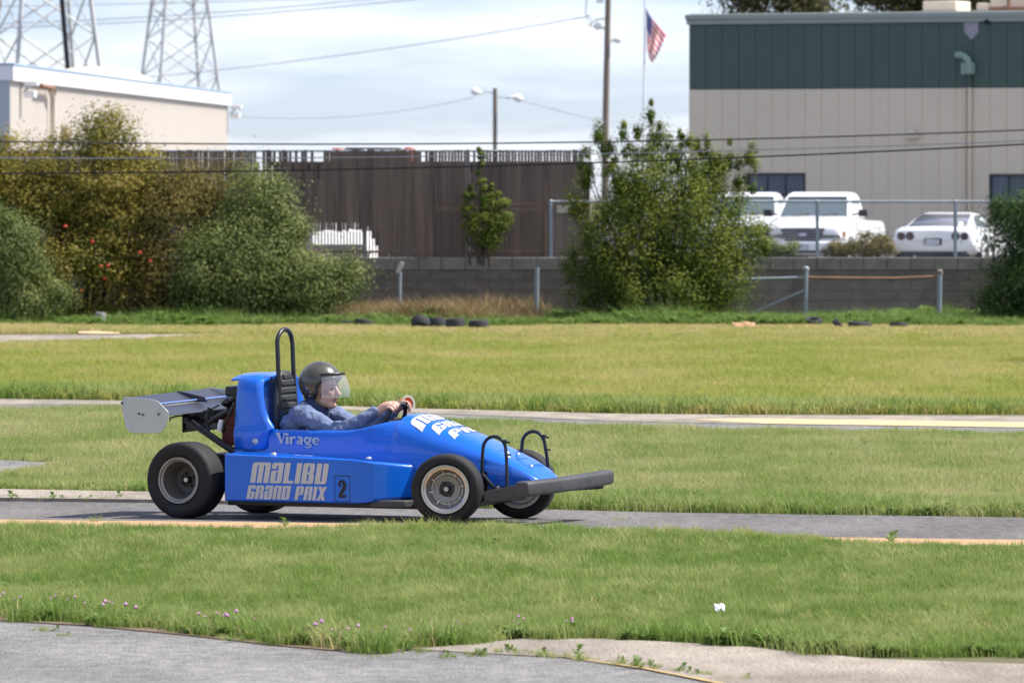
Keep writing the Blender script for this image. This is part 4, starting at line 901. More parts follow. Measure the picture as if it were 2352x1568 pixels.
MB().tube([(xB(1660), 0, zB(642)), (xB(1850), 0, zB(637))], .020, 8).build('rail', m_galv, bf, smooth=50)
MB().tube([(xB(1850), 0, zB(637)), (xB(1950), 0, zB(638.5)), (xB(2050), 0, zB(639)), (xB(2150), 0, zB(635))], .020, 8).build('rail', m_rust, bf, smooth=50)
MB().tube([(xB(1845), 0, zB(668)), (xB(1790), 0, zB(692)), (xB(1690), 0, zB(738))], .019, 8).build('brace', m_galv, bf, smooth=50)
mesh_wire(bf, xB(1660), xB(2157), .02, .02, zB(640), .08, .0006)

# ------------------------------------------------------------------ things behind the slatted fence
ct = empty('brown_container', (W(990, 400, 142).x, 142, .48), math.radians(-1)); tag(ct, 'dark brown corrugated storage container seen through the fence slats', 'container')
m_cont = M('dark_brown_sheet', (0.080, 0.056, 0.045), 0.8, var=.35, scale=1.5)
m = MB(); n = 60; prof = []
for i in range(n + 1): prof += [(-2.95 + 5.9 * i / n, .04 * (i % 2)), (-2.95 + 5.9 * (i + .45) / n, .04 * (i % 2))] if i < n else [(2.95, 0)]
m.loft([[(a, b, z) for a, b in prof] for z in (.1, 2.22)], ring=False); m.box(-2.95, 2.95, .05, 2.4, .08, 2.20); m.build('shell', m_cont, ct, smooth=0, recalc=False)
MB().box(-3.0, 3.0, -.03, .06, 2.2, 2.28).build('top_rail', m_cont, ct); MB().box(-3.0, 3.0, -.03, .06, 0, .12).build('bottom_rail', m_cont, ct)
stk = empty('white_board_stack', W(785, 560, 131.6)); stk.location.z = .48; tag(stk, 'sloping pile of white boards lying behind the fence by the hedge', 'boards')
for k in range(11):
    m = MB().box(-.62 + .01 * k, .62 - .018 * k - .05 * (k % 3), -.25, .25, .56 + k * .040, .56 + k * .040 + .034, rot=Matrix.Rotation(math.radians(rr.uniform(-2, 2)), 3, 'Y') @ Matrix.Rotation(math.radians(48), 3, 'X')); m.build('board', m_white, stk)
MB().box(-.55, .5, -.2, .2, 0, .55).build('pallet', m_slat, stk)
rk = empty('orange_rack', (W(960, 500, 138).x, 138, .48)); tag(rk, 'rusty orange storage rack beams behind the fence', 'rack')
for z_, a, b in ((zF(490) - .45, -1.6, 2.4), (zF(482) - .45, .1, 1.4)): MB().box(a, b, 0, .05, z_, z_ + .05).build('beam', m_rust, rk)
for x in (-1.5, .2, 2.3): MB().box(x, x + .06, 0, .05, 0, 1.9).build('upright', m_rust, rk)
tk = empty('parked_lorry_top', (W(865, 345, 146).x, 146, .48)); tag(tk, 'dark flat truck roof with red ends showing above the slatted fence', 'truck')
m_dark = M('dark_paint', (.02, .02, .022), .5); m_redp = M('faded_red_paint', (.34, .09, .06), .5)
MB().box(-.62, .50, 0, 1.9, .6, zF(342) - .36).build('body', m_dark, tk, bevel=.05); MB().box(.52, .72, 0, 1.9, .6, zF(341) - .36).build('cab_roof', m_redp, tk, bevel=.05); MB().box(-.86, -.64, 0, 1.9, .6, zF(343) - .36).build('tail_panel', m_redp, tk, bevel=.04)
for x in (-.5, .5): MB().lathe([(.32, -.1), (.32, .1), (.001, .1), (.001, -.1)], (x, .3, .32), (0, 1, 0), 20).build('wheel', m_tyre, tk)

# ------------------------------------------------------------------ green and beige building
m_beige = M('beige_metal_panel', (0.62, 0.535, 0.41), 0.65, var=0.08, scale=.6, world_pos=True); m_green = M('dark_green_panel', (0.050, 0.085, 0.070), 0.6, var=0.1, scale=.6, world_pos=True)
m_gutter = M('grey_green_trim', (0.24, 0.275, 0.25), 0.6); m_cream = M('cream_sheet', (0.62, 0.55, 0.44), 0.7, var=.1)
m_void = M('dark_room', (0.008, 0.008, 0.009), 0.9); m_frame = M('dark_window_frame', (0.03, 0.03, 0.032), 0.5); m_pane = glass_mat('window_glass', (0.10, 0.13, 0.18), 0.55, 0.05)
GA = Vector(((1583 - CX) / F * 180, 180, 0)); GANG = -math.radians(24)
gb = empty('green_beige_building', (GA.x, GA.y, .48), GANG); tag(gb, 'metal clad warehouse with dark green upper band and beige ribbed wall', 'building')
HT, HB_ = 6.39 - .48, 4.63 - .48; PW = .42; NP = 30
MB().box(.02, NP * PW, .06, 16, 0, HT - .05).build('core', m_beige, gb, smooth=0)
pb = MB().box(0.001, PW - .001, 0, .05, 0, HB_ - .01).build('beige_panel', m_beige, gb, bevel=.012, bseg=1, smooth=0); pg = MB().box(0.001, PW - .001, 0, .05, .001, HT - HB_ - .25).build('green_panel', m_green, gb, bevel=.012, bseg=1, smooth=0)
wins = []
def win_at(u0, u1, v0, v1):
    def hit(u):                                               # where the sight line meets the wall plane
        d = Vector(((u - CX) / F, 1)); c, s = math.cos(GANG), math.sin(GANG)
        # GA + t*(c,s) = k*d
        det = c * d.y - s * d.x; t = (-GA.x * d.y + GA.y * d.x) / det; return t
    t0, t1 = hit(u0), hit(u1); Y = GA.y + math.sin(GANG) * (t0 + t1) / 2
    return t0, t1, W(0, v1, Y).z - .48, W(0, v0, Y).z - .48
for (u0, u1, v0, v1) in ((1715, 1850, 398, 452), (2272, 2400, 400, 478)): wins.append(win_at(u0, u1, v0, v1))
for k in range(NP):
    x0, x1 = k * PW, (k + 1) * PW
    if k == 0: q = pg
    else: q = pg.copy(); COL.objects.link(q); q.parent = gb
    q.location = (x0, 0, HB_)
    hit = [w for w in wins if x1 > w[0] + .02 and x0 < w[1] - .02]
    if not hit:
        if k == 0: continue
        q = pb.copy(); COL.objects.link(q); q.parent = gb; q.location = (x0, 0, 0)
    else:
        w = hit[0]; MB().box(x0 + .001, x1 - .001, 0, .05, w[3], HB_ - .01).build('beige_panel', m_beige, gb, bevel=.012, bseg=1, smooth=0); MB().box(x0 + .001, x1 - .001, 0, .05, 0, w[2]).build('beige_panel', m_beige, gb, bevel=.012, bseg=1, smooth=0)
        if x0 < w[0]: MB().box(x0 + .012, w[0], 0, .05, w[2], w[3]).build('beige_panel', m_beige, gb, smooth=0)
        if x1 > w[1]: MB().box(w[1], x1 - .012, 0, .05, w[2], w[3]).build('beige_panel', m_beige, gb, smooth=0)
MB().box(-.06, NP * PW + .1, -.05, .06, HT - .235, HT - .12).build('gutter', m_gutter, gb, bevel=.015); MB().box(-.08, NP * PW + .1, -.09, .06, HT - .12, HT).build('eaves_trim', m_gutter, gb, bevel=.015)
MB().box(-.02, NP * PW, .06, 16, HT - .04, HT + .02).build('roof', m_cream, gb)
MB().box(-.03, .02, .06, 16, 0, HT - .05).build('end_wall', m_beige, gb)
for i, w in enumerate(wins):
    f = MB()
    for a, b, c, d in ((w[0], w[1], w[3] - .05, w[3]), (w[0], w[1], w[2], w[2] + .05), (w[0], w[0] + .05, w[2] + .05, w[3] - .05), (w[1] - .05, w[1], w[2] + .05, w[3] - .05)): f.box(a, b, -.012, .045, c, d)
    wf = f.build('window', m_frame, gb); n = 3 if i == 0 else 3; ww = (w[1] - w[0] - .1) / n
    for k in range(n):
        MB().box(w[0] + .05 + k * ww + .012, w[0] + .05 + (k + 1) * ww - .012, .030, .036, w[2] + .05, w[3] - .05).build('pane', m_pane, wf)
        if k: MB().box(w[0] + .05 + k * ww - .012, w[0] + .05 + k * ww + .012, .0, .05, w[2] + .05, w[3] - .05).build('mullion', m_frame, wf)
    if i == 1: MB().box(w[0] + .07, w[0] + .05 + ww * .9, .045, .050, w[2] + .06, w[3] - .06).build('blind', M('grey_blind', (.30, .31, .33), .8), wf)
    MB().box(w[0] + .02, w[1] - .02, .054, .058, w[2] + .02, w[3] - .02).build('dark_interior', m_void, wf)
t0, t1, z0, z1 = win_at(2195, 2240, 122, 170)
v = MB(); cx = t1 - .10
v.tube([(cx, -.16, z0), (cx, -.16, z0 + .22), (cx - .03, -.16, z0 + .32), (cx - .12, -.16, z0 + .40), (cx - .24, -.16, z0 + .44), (cx - .33, -.16, z0 + .43)], .08, 14); v.box(cx - .20, cx + .10, -.17, 0, z0 - .02, z0 + .26)
v.build('vent_pipe', M('sage_duct', (.20, .28, .23), .6), gb, smooth=40, bevel=.01)
MB().tube([(cx - .02, -.06, 0), (cx - .02, -.06, HB_)], .045, 10).build('downpipe', m_beige, gb); MB().tube([(cx - .14, -.035, 0), (cx - .14, -.035, HB_)], .022, 8).build('conduit', m_beige, gb); MB().tube([(cx - .02, -.06, HB_ + .003), (cx - .02, -.06, z0)], .045, 10).build('downpipe', m_green, gb)
t0, t1, z0, z1 = win_at(2214, 2246, 48, 92)
MB().prism([(t0, z1), (t1, z1), (t1, z0 + .15), ((t0 + t1) / 2, z0), (t0, z0 + .18)], (0, -.008, 0), (1, 0, 0), (0, 0, 1), -.008).build('pale_patch', M('pale_peeled_patch', (.33, .31, .36), .8, var=.4, scale=6), gb, smooth=0)
t0, t1, z0, z1 = win_at(2084, 2112, 293, 318)
lm = MB().box(t0, t1, -.16, 0, z0, z0 + .07); lm.ell(((t0 + t1) / 2, -.10, (z0 + z1) / 2 + .02), (.10, .08, .09)); lm.build('wall_lamp', m_cream, gb, bevel=.01, smooth=40)
MB().lathe([(.0001, -.06), (.06, -.05), (.06, .1), (.0001, .1)], (win_at(2268, 2280, 40, 50)[0], -.03, HT - .24), (0, 1, 0), 12).build('roof_drain', m_void, gb)
for (u0, u1, v0, dp, mt, nm) in ((2076, 2153, 5, 1.0, m_cream, 'roof_unit'), (2200, 2232, 10, .8, m_cream, 'roof_unit'), (2232, 2330, -6, 1.2, m_cream, 'roof_duct_unit')):
    t0, t1, _, z1 = win_at(u0, u1, v0, 28); r = MB().box(t0, t1, 1.2, 1.2 + dp, HT + .02, z1 + .05).build(nm, mt, gb, bevel=.03)
    MB().box(t0 - .04, t1 + .04, 1.15, 1.25 + dp, HT + .02, HT + .06).build('unit_curb', m_gutter, r)
t0, t1, _, z1 = win_at(2240, 2360, 14, 28); MB().tube([(t0, .9, HT + .10), (t1, .9, HT + .10)], .05, 10).tube([(t1 - .8, .9, HT), (t1 - .8, .9, HT + .35)], .05, 10).build('roof_pipe', M('brown_pipe', (.20, .11, .08), .7), gb, smooth=50)

# ------------------------------------------------------------------ white building on the left
m_wwall = M('white_ribbed_wall', (0.62, 0.565, 0.495), 0.7, var=0.05, scale=.5, world_pos=True); m_fasc = M('white_fascia', (0.70, 0.70, 0.70), 0.6)
m_bluet = M('blue_grey_trim', (0.30, 0.40, 0.50), 0.6)
A0 = Vector((-11.9, 180, .48)); A1 = Vector((-8.62, 230, .48)); d = (A1 - A0); LW = d.length; ang = math.atan2(d.y, d.x)
wb = empty('white_building', A0, ang); tag(wb, 'white ribbed metal building with broad fascia behind the olive hedge', 'building')
HWB = 4.72
m = MB(); prof = []; n = 150
for i in range(n): a = LW * i / n; s1 = LW / n; prof += [(a, 0), (a + s1 * .6, 0), (a + s1 * .7, -.05), (a + s1 * .9, -.05)]
prof.append((LW, 0)); m.loft([[(a, b, z) for a, b in prof] for z in (0, HWB - .36)], ring=False); m.build('ribbed_wall', m_wwall, wb, smooth=0, recalc=False)
MB().box(.02, LW - .02, .03, 20, 0, HWB - .36).build('core', m_wwall, wb, smooth=0)
MB().box(-.10, LW + .10, -.14, 20.2, HWB - .36, HWB).build('fascia', m_fasc, wb, smooth=0); MB().box(-.12, LW + .12, -.16, 20.3, HWB, HWB + .05).build('roof_edge', m_bluet, wb, smooth=0)
MB().box(-.06, -.005, -.05, 20, 0, HWB - .37).build('end_wall', M('shaded_blue_grey_wall', (.36, .39, .43), .7), wb)  # the end wall's shade is painted into its darker colour
MB().tube([(7.0, -.18, 0), (7.0, -.18, HWB - .7), (6.4, -.2, HWB - .5)], .07, 8).build('downspout', m_cream, wb, smooth=50); MB().tube([(4.2, -.24, HWB - .42), (6.8, -.22, HWB - .45), (7.0, -.2, HWB - .6)], .06, 8).build('rusty_elbow', m_rust, wb, smooth=50)
for a, z in ((9.6, 3.1), (37.5, 2.6)): MB().box(a, a + .9, -.22, -.05, z, z + .28).build('wall_lamp', M('brass_lamp', (.35, .29, .17), .5), wb, bevel=.03)
for a in (2.0, LW + .1): 
    f = MB().box(a - .2, a + .2, -.46, -.14, HWB - .46, HWB - .34); f.tube([(a, -.1, HWB - .62), (a, -.3, HWB - .42)], .03, 8); f.box(a - .2, a + .2, -.40, -.14, HWB - .74, HWB - .58); f.build('floodlight', m_fasc, wb, bevel=.03)
MB().lathe([(.0001, .48), (.7, .44), (1.2, .30), (1.55, .14), (1.6, .0), (.0001, 0)], (33.0, 1.9, HWB + .05), (0, 0, 1), 24).build('roof_dome_vent', m_cream, wb, smooth=50)

# ------------------------------------------------------------------ pylons
m_pyl = M('pale_galvanised_lattice', (0.50, 0.50, 0.50), 0.6, 0.0)
def pylon(name, u_c, Y, base_half, apex, rot, label):
    P0 = Vector(((u_c - CX) / F * Y, Y, 0)); root = empty(name, P0, rot); tag(root, label, 'pylon', 'lattice pylons on the skyline')
    cor = [(base_half, base_half), (-base_half, base_half), (-base_half, -base_half), (base_half, -base_half)]
    at = lambda c, z: (c[0] * (1 - z / apex), c[1] * (1 - z / apex), z); top = apex * .86
    for c in cor: MB().tube([at(c, 0), at(c, top)], .13, 6).build('leg', m_pyl, root, smooth=0)
    zs = [0]; 
    while zs[-1] < top - 1.5: zs.append(min(top, zs[-1] + 2 * base_half * (1 - zs[-1] / apex) * .62))
    for f in range(4):
        a, b = cor[f], cor[(f + 1) % 4]; m = MB()
        for z0, z1 in zip(zs[:-1], zs[1:]):
            m.tube([at(a, z0), at(b, z1)], .06, 4); m.tube([at(b, z0), at(a, z1)], .06, 4)
            mid = [(p + q) / 2 for p, q in zip(at(a, (z0 + z1) / 2), at(b, (z0 + z1) / 2))]
        m.build('bracing', m_pyl, root, smooth=0)
    for z in (top * .72, top * .86, top * .99):
        m = MB(); hw = 5.5
        for s in (-1, 1):
            for k in (-.5, .5): m.tube([(0, k * base_half * (1 - z / apex) * 2, z), (s * hw, 0, z + .2)], .06, 4); m.tube([(0, k * base_half * (1 - z / apex) * 2, z + 1.3), (s * hw, 0, z + .2)], .06, 4)
        m.build('cross_arm', m_pyl, root, smooth=0)
    return root
pylon('lattice_pylon', 413, 600, 3.55, 33.9, math.radians(21), 'pale lattice pylon rising behind the right end of the white building')
pl = pylon('lattice_pylon', 105, 450, 3.55, 33.9, math.radians(21), 'larger lattice pylon at the far left with a dark riser on one leg')
c_ = math.cos(-math.radians(21)); a = W(157, 165, 447); b = W(143, 0, 447); dv = (b - a) / (b.z - a.z)
p0 = a - dv * a.z; p1 = a + dv * 14
inv = Matrix.Rotation(-math.radians(21), 4, 'Z'); loc = lambda p: tuple(inv @ (p - Vector(pl.location)))
MB().tube([loc(p0), loc(p1)], .16, 8).build('dark_riser', m_blk, pl, smooth=50)

# ------------------------------------------------------------------ poles, lamps, flag, wires
m_wood = M('weathered_pole_wood', (0.21, 0.165, 0.13), 0.9, var=0.3, scale=2, stretch=(6, 6, .6)); m_lamp = M('white_lamp_housing', (0.80, 0.79, 0.74), 0.5); m_wire = M('pale_wire', (0.33, 0.33, 0.36), 0.6); m_bwire = M('black_cable', (0.014, 0.013, 0.013), 0.6)
PY = 300; pt = W(1397, 0, PY); up_ = empty('utility_pole', (W(1391, 275, PY).x, PY, .48)); tag(up_, 'tall brown wooden utility pole with two white lamps beside the flag', 'utility pole')
ox = up_.location.x; rel = lambda u, v: (W(u, v, PY).x - ox, 0, W(u, v, PY).z - .48)
MB().tube([(-.04, 0, 0), rel(1391, 275), rel(1398, -60)], [.15, .13, .11], 14).build('pole', m_wood, up_, smooth=60)
def cobra(root, a, b, parent_name='lamp_head'):
    a, b = Vector(a), Vector(b); dr = (b - a) * 1.15; b = a + dr; m = MB()
    m.tube([a, a + dr * .35, a + dr * .55, a + dr * .8, b], [.03, .05, .13, .15, .06], 12); return m.build(parent_name, m_lamp, root, smooth=60)
cobra(up_, rel(1392, 68), rel(1368, 59)); cobra(up_, rel(1396, 95), rel(1424, 91))
MB().box(*sorted((rel(1370, 0)[0], rel(1386, 0)[0])), -.1, .1, rel(0, 8)[2], rel(0, -8)[2]).build('junction_box', m_lamp, up_, bevel=.02)
MB().tube([rel(1392, 68), rel(1352, 59)], .02, 6).tube([rel(1393, 44), rel(1370, 46), rel(1353, 57)], .025, 6).tube([rel(1347, 0), rel(1345, 30), rel(1350, 50), rel(1358, 47), rel(1352, 36), rel(1347, 40)], .018, 6).build('bracket_and_cable', m_bwire, up_, smooth=50)
QY = 280; lp = empty('lamp_post', (W(1137, 330, QY).x, QY, .48)); tag(lp, 'short wooden lamp post with two white cobra lamps above the slatted fence', 'lamp post')
ox = lp.location.x; rel = lambda u, v: (W(u, v, QY).x - ox, 0, W(u, v, QY).z - .48)
MB().tube([(0, 0, 0), rel(1137, 203)], [.085, .075], 12).build('pole', m_wood, lp, smooth=60)
for (u, v, u2, v2) in ((1130, 215, 1086, 210), (1145, 222, 1196, 227)): MB().tube([rel(1137, v), rel((u + u2) / 2, v2)], .02, 6).build('arm', m_galv, lp); cobra(lp, rel((u * .6 + u2 * .4), v), rel(u2, v2))
FY = 250; fp = empty('flagpole', (W(1477, 270, FY).x, FY, .48)); tag(fp, 'slim white flagpole between the utility pole and the warehouse', 'flagpole')
ox = fp.location.x; MB().tube([(0, 0, 0), (W(1481, -20, FY).x - ox, 0, W(0, -20, FY).z - .48)], [.045, .03], 12).build('pole', m_white, fp, smooth=60); MB().ell((W(1481, -20, FY).x - ox, 0, W(0, -20, FY).z - .43), (.07, .07, .07)).build('finial', m_bolt, fp)
H0, H1, E0, E1 = Vector((1483, 18)), Vector((1486, 112)), Vector((1532, 84)), Vector((1496, 142))
def fl(s, t):
    p = H0.lerp(H1, t).lerp(E0.lerp(E1, t), s); sag = 4 * s * (1 - s); p = p + Vector((2.5 * math.sin(5.5 * s + 2 * t) * s - 5 * sag * (1 - t), 4 * math.sin(6 * s + 3 * t) * s)); w_ = W(p.x, p.y, FY); w_.y += .16 * math.sin(9 * s + 4 * t) * s + .05 * math.sin(17 * s - 3 * t) * s; return w_
fo = W(1483, 18, FY); stripes = [M('flag_red', (.62, .055, .06), .8), M('flag_white', (.80, .78, .76), .8), M('flag_blue', (.05, .06, .22), .8)]
V = []; Fq = []; mi = []; ns, ntv = 30, 26
for i in range(ns + 1):
    for j in range(ntv + 1): V.append(tuple(fl(i / ns, j / ntv) - fo))
for i in range(ns):
    for j in range(ntv):
        Fq.append((i * (ntv + 1) + j, (i + 1) * (ntv + 1) + j, (i + 1) * (ntv + 1) + j + 1, i * (ntv + 1) + j + 1)); st = int(j / 2)
        c = 2 if (i < ns * .40 and st < 7) else (0 if st % 2 == 0 else 1)
        if c == 2 and (i % 3 == 1) and (j % 3 == 1): c = 1
        mi.append(c)
me = bpy.data.meshes.new('flag'); me.from_pydata(V, [], Fq); me.polygons.foreach_set('material_index', mi); me.update()
fg = finish('flag', me, None, mats=stripes, smooth=180); fg.location = fo; tag(fg, 'red white and blue stars and stripes flag flying from the white flagpole', 'flag')
md = fg.modifiers.new('solid', 'SOLIDIFY'); md.thickness = .006
def wire(pts, Y, r, mat, label, cat='wire', group=None, name='wire'):
    us = [p[0] for p in pts]; co = np.polyfit(us, [p[1] for p in pts], 2 if len(pts) > 2 else 1); ext = np.linspace(min(us), max(us), 24)
    P = [W(u, float(np.polyval(co, u)), Y) for u in ext]; o0 = P[0].copy(); o = MB().tube([p - o0 for p in P], r, 6).build(name, mat, smooth=60); o.location = o0; return tag(o, label, cat, group)
gr = 'black cables in front of the fence'
wire([(-1500, 270), (0, 326), (700, 333), (1380, 327), (2352, 295), (3600, 232)], 112, .013, m_bwire, 'uppermost black cable crossing in front of the fence top', 'cable', gr, 'black_cable')
wire([(-1500, 330), (280, 367), (840, 365), (1380, 350), (2352, 320), (3600, 262)], 112, .009, m_wire, 'thin grey cable, middle one of three crossing the slatted fence', 'cable', gr, 'grey_cable')
wire([(-1500, 380), (280, 398), (800, 390), (1380, 373), (2352, 330), (3600, 250)], 112, .013, m_bwire, 'lowest black cable crossing in front of the slats', 'cable', gr, 'black_cable')
gr = 'thin wires in the sky'
wire([(1352, 59 - 20), (900, 109), (505, 163), (0, 205)], 300, .022, m_wire, 'overhead wire from the utility pole falling left to the pylon', 'wire', gr)
wire([(1088, 224), (800, 268), (520, 266)], 280, .014, m_wire, 'slack wire from the lamp post left to the white building', 'wire', gr)
wire([(1196, 231), (1290, 256), (1391, 281)], 285, .016, m_wire, 'short wire between the lamp post and the utility pole', 'wire', gr)
wire([(-600, 22), (0, 15), (334, 10), (786, -4)], 470, .028, m_wire, 'topmost of three pylon wires at the left', 'wire', gr)
wire([(-600, 60), (0, 52), (495, 33), (786, 6), (1100, -30)], 470, .028, m_wire, 'middle of three pylon wires at the left', 'wire', gr)
wire([(-600, 70), (0, 62), (495, 43), (786, 16), (1100, -18)], 470, .028, m_wire, 'lowest of three pylon wires at the left', 'wire', gr)
# ------------------------------------------------------------------ parked vehicles
m_wpaint = M('white_car_paint', (0.78, 0.78, 0.77), 0.3, coat=0.6); m_glassd = M('tinted_glass', (0.10, 0.13, 0.14), 0.08, spec=.8); m_glassg = M('grey_rear_glass', (0.20, 0.20, 0.22), 0.1, spec=.8)
m_chrome = M('chrome', (0.6, 0.6, 0.62), 0.2, 0.9); m_dgrill = M('dark_grille', (0.05, 0.052, 0.06), 0.5); m_amber = M('amber_lens', (0.65, 0.25, 0.03), 0.3); m_lens = M('clear_lens', (0.5, 0.5, 0.5), 0.15, .3); m_tail = M('dark_red_lens', (0.035, 0.006, 0.008), 0.25); m_plate = M('number_plate', (0.55, 0.58, 0.62), 0.5, var=.3, scale=25)
def rwheel(root, x, y, r, w):
    s = 1 if y > 0 else -1
    wv = MB().lathe([(r * .62, -w / 2), (r * .9, -w / 2), (r, -w * .35), (r, w * .35), (r * .9, w / 2), (r * .62, w / 2)], (x, y, r), (0, 1, 0), 28).build('wheel', m_tyre, root, smooth=40)
    MB().lathe([(.001, s * w * .3), (r * .3, s * w * .42), (r * .6, s * w * .36), (r * .64, s * w * .47), (r * .64, -s * w * .4), (.001, -s * w * .4)], (x, y, r), (0, 1, 0), 24).build('rim', m_rimf, wv, smooth=40)
    MB().lathe([(r * 1.08, -.01), (r * 1.18, .0), (r * 1.18, .02), (r * 1.08, .02)], (x, s * (abs(y) + w / 2 + .005), r + .02), (0, s, 0), 24).build('wheel_arch', m_dark, wv)
def pickup(loc, rz, label, group):
    r = empty('pickup_truck', loc, rz); r.scale = (1, 1, .965); tag(r, label, 'pickup truck', group)
    def sec(x, w, zb, zt, rd=.06, tl=.03):
        h = [(0, zb), (w - .10, zb), (w - .02, zb + .08), (w, zb + .3), (w, zt - .22), (w - tl, zt - rd), (w - tl - rd, zt - .005), (w * .5, zt + .015), (0, zt + .02)]
        return [(x, y, z) for y, z in h] + [(x, -y, z) for y, z in reversed(h[1:-1])]
    B = MB().loft([sec(-.02, .76, .50, .93), sec(-.10, .84, .36, 1.00), sec(-.30, .875, .33, 1.05), sec(-.9, .885, .33, 1.13), sec(-1.22, .885, .33, 1.18), sec(-1.5, .885, .33, 1.14), sec(-2.9, .885, .33, 1.12), sec(-3.0, .89, .36, 1.08), sec(-4.75, .89, .42, 1.08), sec(-4.85, .86, .50, 1.0)])
    B.build('body', m_wpaint, r, smooth=40)
    def cabsec(x, z, w, rd=.05): return [(x, y, z) for y in (-w, -w + rd, w - rd, w)]
    cab = MB().loft([[(-1.20, -.80, 1.14), (-1.20, .80, 1.14), (-2.85, .80, 1.14), (-2.85, -.80, 1.14)], [(-1.72, -.70, 1.57), (-1.72, .70, 1.57), (-2.76, .70, 1.57), (-2.76, -.70, 1.57)], [(-1.84, -.655, 1.66), (-1.84, .655, 1.66), (-2.70, .655, 1.66), (-2.70, -.655, 1.66)], [(-1.98, -.58, 1.71), (-1.98, .58, 1.71), (-2.60, .58, 1.71), (-2.60, -.58, 1.71)]])
    cab.build('cab', m_wpaint, r, smooth=35, bevel=.03, bseg=3)
    P = lambda t, k: (-1.20 - .52 * t - .012 * 0 + .012, k * (.80 - .10 * t), 1.14 + .43 * t + .004)
    MB().add([P(.08, -.90), P(.08, .90), P(.99, .90), P(.99, -.90)], [(0, 1, 2, 3)]).build('windscreen', m_glassd, r, smooth=0, solid=.004)
    MB().box(-1.80, -1.70, -.62, .62, 1.582, 1.612).build('sun_strip', m_glassd, r)
    for s in (-1, 1):
        MB().add([(-1.40, s * .772, 1.19), (-2.62, s * .772, 1.19), (-2.58, s * .712, 1.54), (-1.76, s * .712, 1.54)], [(0, 1, 2, 3)]).build('side_window', m_glassd, r, smooth=0, solid=.012)
        mi = MB().box(-1.52, -1.40, s * .92, s * 1.10, 1.18, 1.33); mi.tube([(-1.46, s * .78, 1.22), (-1.46, s * .95, 1.25)], .02, 6); mi.build('wing_mirror', m_dark, r, bevel=.02)
        hl = MB().hexa([(-.055, s * .52, .72), (-.055, s * .80, .74), (-.25, s * .875, .75), (-.2, s * .5, .72), (-.065, s * .52, .88), (-.08, s * .80, .885), (-.27, s * .872, .89), (-.2, s * .5, .88)]).build('headlight', m_lens, r, bevel=.01)
        MB().box(-.06, -.035, s * .56, s * .66, .76, .83).build('indicator', m_amber, hl); MB().box(-.20, -.10, s * .84, s * .882, .745, .87).build('side_marker', m_amber, hl)
        rwheel(r, -.78, s * .76, .34, .21); rwheel(r, -3.75, s * .76, .34, .21)
        MB().lathe([(.001, .01), (.06, .008), (.06, -.01), (.001, -.01)], (.105, s * .62, .52), (1, 0, 0), 12).build('fog_lamp', m_lens, r)
    gr = MB().prism([(-.47, .93), (.47, .93), (.36, .66), (-.36, .66)], (-.03, 0, 0), (0, 1, 0), (0, 0, 1), .035).build('grille', m_dgrill, r)
    for z, w in ((.90, .45), (.84, .43), (.775, .405), (.71, .38)): MB().box(.004, .018, -w, w, z - .010, z + .010).build('grille_bar', m_chrome, gr)
    MB().lathe([(.001, .012), (.95, .01), (1.0, 0), (.001, 0)], (0, 0, 0), (1, 0, 0), 20).build('emblem', m_chrome, gr).matrix_local = Matrix.Translation((.012, 0, .79)) @ Matrix.Diagonal((1, .10, .045, 1))
    bp = MB().loft([[(-.15, y * 1.0, .40), (.02 - .10 * abs(y / .87) ** 4, y, .40), (.085 - .12 * abs(y / .87) ** 4, y, .46), (.085 - .12 * abs(y / .87) ** 4, y, .62), (.03 - .10 * abs(y / .87) ** 4, y, .66), (-.15, y, .66)] for y in np.linspace(-.875, .875, 11)]).build('front_bumper', m_wpaint, r, smooth=40)
    MB().box(.088, .098, -.155, .155, .47, .60).build('number_plate', m_plate, bp); MB().box(.05, .10, -.45, .45, .405, .45).build('air_slot', m_dark, bp)
    for s in (-.45, .15): MB().tube([(-1.17, s, 1.19), (-1.27, s + .35, 1.235)], .012, 6).build('wiper', m_dark, r)
    return r
LZ = .55
pickup((W(1843, 524, 158).x, 158.0, LZ), math.radians(-103), 'white pickup truck facing the camera behind the chain link fence, amber corner lights showing', 'white pickups in the lot')
pickup((W(1690, 524, 166).x, 166.0, LZ), math.radians(-99), 'second white pickup truck, half hidden by the big bush', 'white pickups in the lot')

sc_ = empty('sports_car', (W(2143, 540, 163).x, 163.0, LZ), math.radians(74)); tag(sc_, 'low white sports coupe seen from behind with four round dark tail lights', 'sports car')
def csec(x, w, zb, zs, zt):
    h = [(0, zb), (w * .8, zb), (w * .97, zb + .10), (w, zb + (zs - zb) * .45), (w * .985, zb + (zs - zb) * .8), (w * .93, zs), (w * .80, zt - .01), (w * .4, zt), (0, zt + .005)]
    return [(x, y, z) for y, z in h] + [(x, -y, z) for y, z in reversed(h[1:-1])]
MB().loft([csec(-.03, .80, .44, .76, .83), csec(.02, .87, .36, .82, .875), csec(.12, .905, .32, .84, .905), csec(.45, .935, .28, .85, .925), csec(.9, .945, .20, .83, .92), csec(1.5, .91, .18, .80, .90), csec(2.6, .90, .18, .78, .86), csec(3.3, .90, .18, .72, .80), csec(4.1, .86, .22, .60, .68), csec(4.42, .70, .30, .50, .56)]).build('body', m_wpaint, sc_, smooth=45)
gh = MB().loft([[(.32, -.70, .89), (.32, .70, .89), (2.75, .72, .84), (2.75, -.72, .84)], [(.95, -.64, 1.07), (.95, .64, 1.07), (2.25, .66, 1.06), (2.25, -.66, 1.06)], [(1.45, -.56, 1.185), (1.45, .56, 1.185), (2.02, .57, 1.18), (2.02, -.57, 1.18)], [(1.55, -.44, 1.215), (1.55, .44, 1.215), (1.95, .44, 1.21), (1.95, -.44, 1.21)]]); gh.build('greenhouse', m_wpaint, sc_, smooth=45, bevel=.02)
